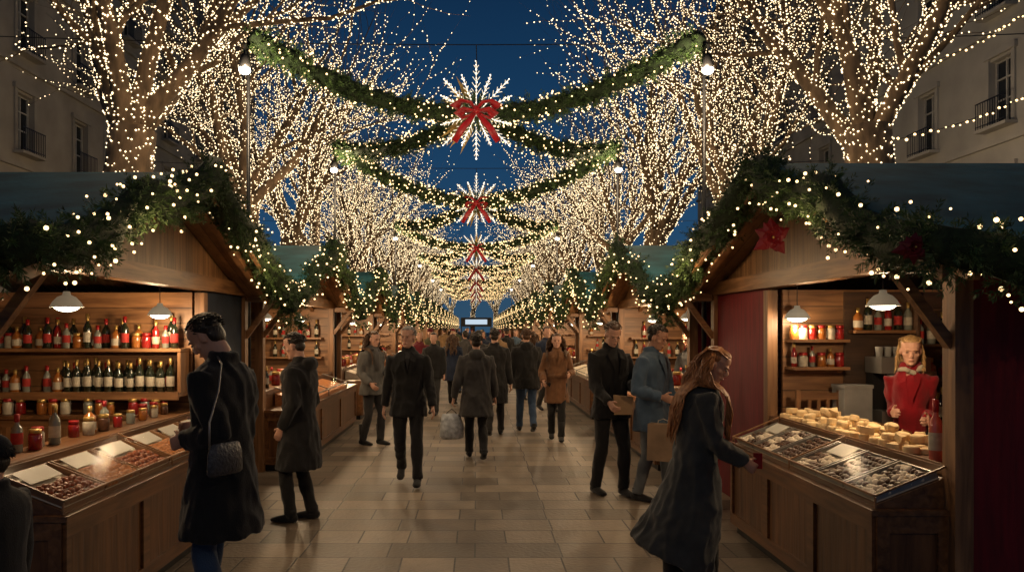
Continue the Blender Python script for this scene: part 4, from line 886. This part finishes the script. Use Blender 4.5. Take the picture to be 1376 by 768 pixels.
for i, y in enumerate(ty):
    for s in (1,-1):
        v = (i*2+(0 if s > 0 else 1)+i//2) % 4; r, ls = TP[v]; li = 0 if i < 2 else (1 if i < 5 else 2); l = ls[li]
        if v in tu: r = copy_tree(r)
        tu.add(v)
        if (v,li) in tu: l = l.copy(); C.objects.link(l)
        tu.add((v,li)); nm = 'right' if s > 0 else 'left'
        loc = (s*5.15+R.uniform(-.15,.15), y+R.uniform(-.5,.5), 0); rz = R.uniform(0,6.28)
        for o in (r, l): o.location = loc; o.rotation_euler = (0,0,rz)
        tag(r, '%s bare plane tree behind the %s stalls, counted from the nearest' % (ORD[i], nm), 'tree', 'bare trees lining the aisle')
        tag(l, 'warm fairy lights wound on the %s %s tree' % (ORD[i], nm), 'string lights', 'fairy lights on the trees')
        if i < 5:  # bare lights standing in for the tree bulbs, added to light the bark
            plight((s*3.9, y-1.2, 4.4), 13, (1,.68,.36), .1)
        elif i % 3 == 0: plight((s*3.6, y, 5), 50, (1,.66,.34), .1)
for v in range(4):
    for li in range(3):
        if (v,li) not in tu: bpy.data.objects.remove(TP[v][1][li])
for j, x in enumerate((-3.2,-.4,2.6)):
    r = copy_tree(TP[j][0]); l = TP[j][1][2].copy(); C.objects.link(l)
    for o in (r, l): o.location = (x,110,0); o.rotation_euler = (0,0,j*2.0)
    tag(r, '%s bare tree from the left closing the end of the avenue' % ORD[j], 'tree'); tag(l, 'fairy lights on the %s tree closing the avenue' % ORD[j], 'string lights')
def lstring(a, b, sag, label, n=34):
    a, b = V3(a), V3(b); c0 = a.lerp(b,.5); pts = [a.lerp(b,t/n)-V3((0,0,sag*4*(t/n)*(1-t/n)))-c0 for t in range(n+1)]
    r = empty('light_string', tuple(c0), 0, label, 'string lights', 'light strings to the right facade'); MB().loft(pts[::2], [.006]*len(pts[::2]), 4).build('cable', M['black'], r)
    bv, bf = bulbs_geo(np.array([tuple(p+V3((0,0,R.uniform(-.04,.02)))) for p in pts]), .018); tag(npobj('bulbs', bv, bf, M['bulb'], r), kind='stuff')
lstring((5.6,10.8,4.3), (17.6,20,11.0), .8, 'lower string of bulbs running from the near right tree to the facade', 60)
lstring((5.8,10.6,5.2), (17.6,21,13.8), .8, 'upper string of bulbs running from the near right tree to the facade', 60)
# ------------------------------------------------------------------ buildings
def building(s, y0, y1, m, label, floors=6, fh=3.9, bay=3.1):
    X0 = 17.8; yc = (y0+y1)/2; root = empty('apartment_building', (s*X0, yc, 0), 0, label, 'building', None); W = (y1-y0)
    nb = int(W/bay); bw = W/nb; H = floors*fh+.8; ww, wh = 1.15, 2.25; wall = MB(); a = -W/2
    ys = [a]
    for i in range(nb): c = a+bw*(i+.5); ys += [c-ww/2, c+ww/2]
    ys.append(a+W); zs = [0]
    for f_ in range(floors): zs += [f_*fh+.9, f_*fh+.9+wh]
    zs.append(H)
    for i in range(len(ys)-1):
        for j in range(len(zs)-1):
            if i % 2 == 1 and j % 2 == 1:
                y_, y2, z_, z2 = ys[i], ys[i+1], zs[j], zs[j+1]; xi = s*.3
                wall.add([(0,y_,z_),(xi,y_,z_),(xi,y_,z2),(0,y_,z2)], [(0,1,2,3)]); wall.add([(0,y2,z_),(xi,y2,z_),(xi,y2,z2),(0,y2,z2)], [(0,1,2,3)])
                wall.add([(0,y_,z_),(xi,y_,z_),(xi,y2,z_),(0,y2,z_)], [(0,1,2,3)]); wall.add([(0,y_,z2),(xi,y_,z2),(xi,y2,z2),(0,y2,z2)], [(0,1,2,3)])
            else: wall.add([(0,ys[i],zs[j]),(0,ys[i+1],zs[j]),(0,ys[i+1],zs[j+1]),(0,ys[i],zs[j+1])], [(0,1,2,3)])
    wall.box(s*.4, s*9, a, a+W, 0, H-.1); wall.build('wall', m, root, recalc=False)
    co = MB()
    for f_ in range(1, floors+1): co.box(s*-.14, s*-.002, a, a+W, f_*fh+.22, f_*fh+.4)
    co.box(s*-.45, s*.3, a-.02, a+W+.02, H, H+.35); co.build('cornice', m, root)
    MB().prism([(s*.0,H+.351),(s*1.3,H+3.2),(s*8,H+3.8),(s*9,H+.351)], 'Y', a, a+W).build('roof', M['slate'], root)
    for f_ in range(floors):
        for i in range(nb):
            c = a+bw*(i+.5); z_ = f_*fh+.9
            fr = MB(); fr.box(s*.18,s*.24,c-ww/2,c-ww/2+.07,z_,z_+wh); fr.box(s*.18,s*.24,c+ww/2-.07,c+ww/2,z_,z_+wh); fr.box(s*.18,s*.24,c-.035,c+.035,z_,z_+wh)
            for zz in (z_,z_+wh*.38,z_+wh*.7,z_+wh-.07): fr.box(s*.185,s*.235,c-ww/2+.07,c-.035,zz,zz+.05); fr.box(s*.185,s*.235,c+.035,c+ww/2-.07,zz,zz+.05)
            wo = fr.build('window', M['frame'], root); MB().add([(s*.25,c-ww/2,z_),(s*.25,c+ww/2,z_),(s*.25,c+ww/2,z_+wh),(s*.25,c-ww/2,z_+wh)], [(0,1,2,3)]).build('pane', M['pane'], wo)
            su = MB(); su.box(s*-.07,s*-.002,c-ww/2-.18,c-ww/2-.001,z_-.05,z_+wh+.1); su.box(s*-.07,s*-.002,c+ww/2+.001,c+ww/2+.18,z_-.05,z_+wh+.1); su.box(s*-.12,s*-.002,c-ww/2-.25,c+ww/2+.25,z_+wh+.101,z_+wh+.3); su.build('window_surround', m, root)
            bl = MB(); bl.box(s*-.42,s*-.003,c-ww/2-.25,c+ww/2+.25,z_-.17,z_-.06); bl.build('balcony', m, root)
            rl = MB(); x = s*-.39
            rl.box(x-.015,x+.015,c-ww/2-.22,c+ww/2+.22,z_+.82,z_+.86); rl.box(x-.01,x+.01,c-ww/2-.22,c+ww/2+.22,z_+.02,z_+.05)
            for k in range(13): y_ = c-ww/2-.2+k*(ww+.4)/12; rl.box(x-.009,x+.009,y_-.009,y_+.009,z_-.058,z_+.819)
            rl.build('railing', M['black'], root)
    return root
building(1, 16, 38, M['facade2'], 'pale plaster apartment building behind the near right trees', bay=4.2)
building(-1, 16, 38, M['facade'], 'limestone apartment building behind the near left trees', bay=4.2)
building(1, 38.05, 64, M['facade3'], 'grey stone apartment building farther down on the right', bay=5)
building(-1, 38.05, 64, M['facade3'], 'grey stone apartment building farther down on the left', bay=5)
for s in (1,-1):
    plight((s*11.0, 25, 6.5), 330 if s > 0 else 180, (1,.78,.58), .3)  # added fill lights to brighten the facades, no lamp stands here
o = empty('lit_sign', (0,62,0), 0, 'small pale lit sign board hanging at the far end of the aisle', 'sign')
MB().box(-1.2,1.2,-.05,.05,1.95,2.65).build('housing', M['black'], o); MB().box(-.85,.85,-.07,-.052,2.12,2.5).build('screen', emis('sign_screen', (.7,.85,1), .8), o)
for x in (-1.15,1.15): MB().box(x-.04,x+.04,-.04,.04,0,1.949).build('post', M['black'], o)

# ------------------------------------------------------------------ camera
cam = bpy.data.cameras.new('cam'); co = bpy.data.objects.new('cam', cam); C.objects.link(co)
co.location = (0,0,1.75); co.rotation_euler = (PI/2,0,0); cam.lens = 28.0; cam.sensor_width = 36
cam.shift_x = .0349; cam.shift_y = .0421; cam.clip_end = 1000; cam.clip_start = .05
sc.camera = co
sc.view_settings.view_transform = 'Standard'; sc.view_settings.look = 'None'; sc.view_settings.exposure = 0
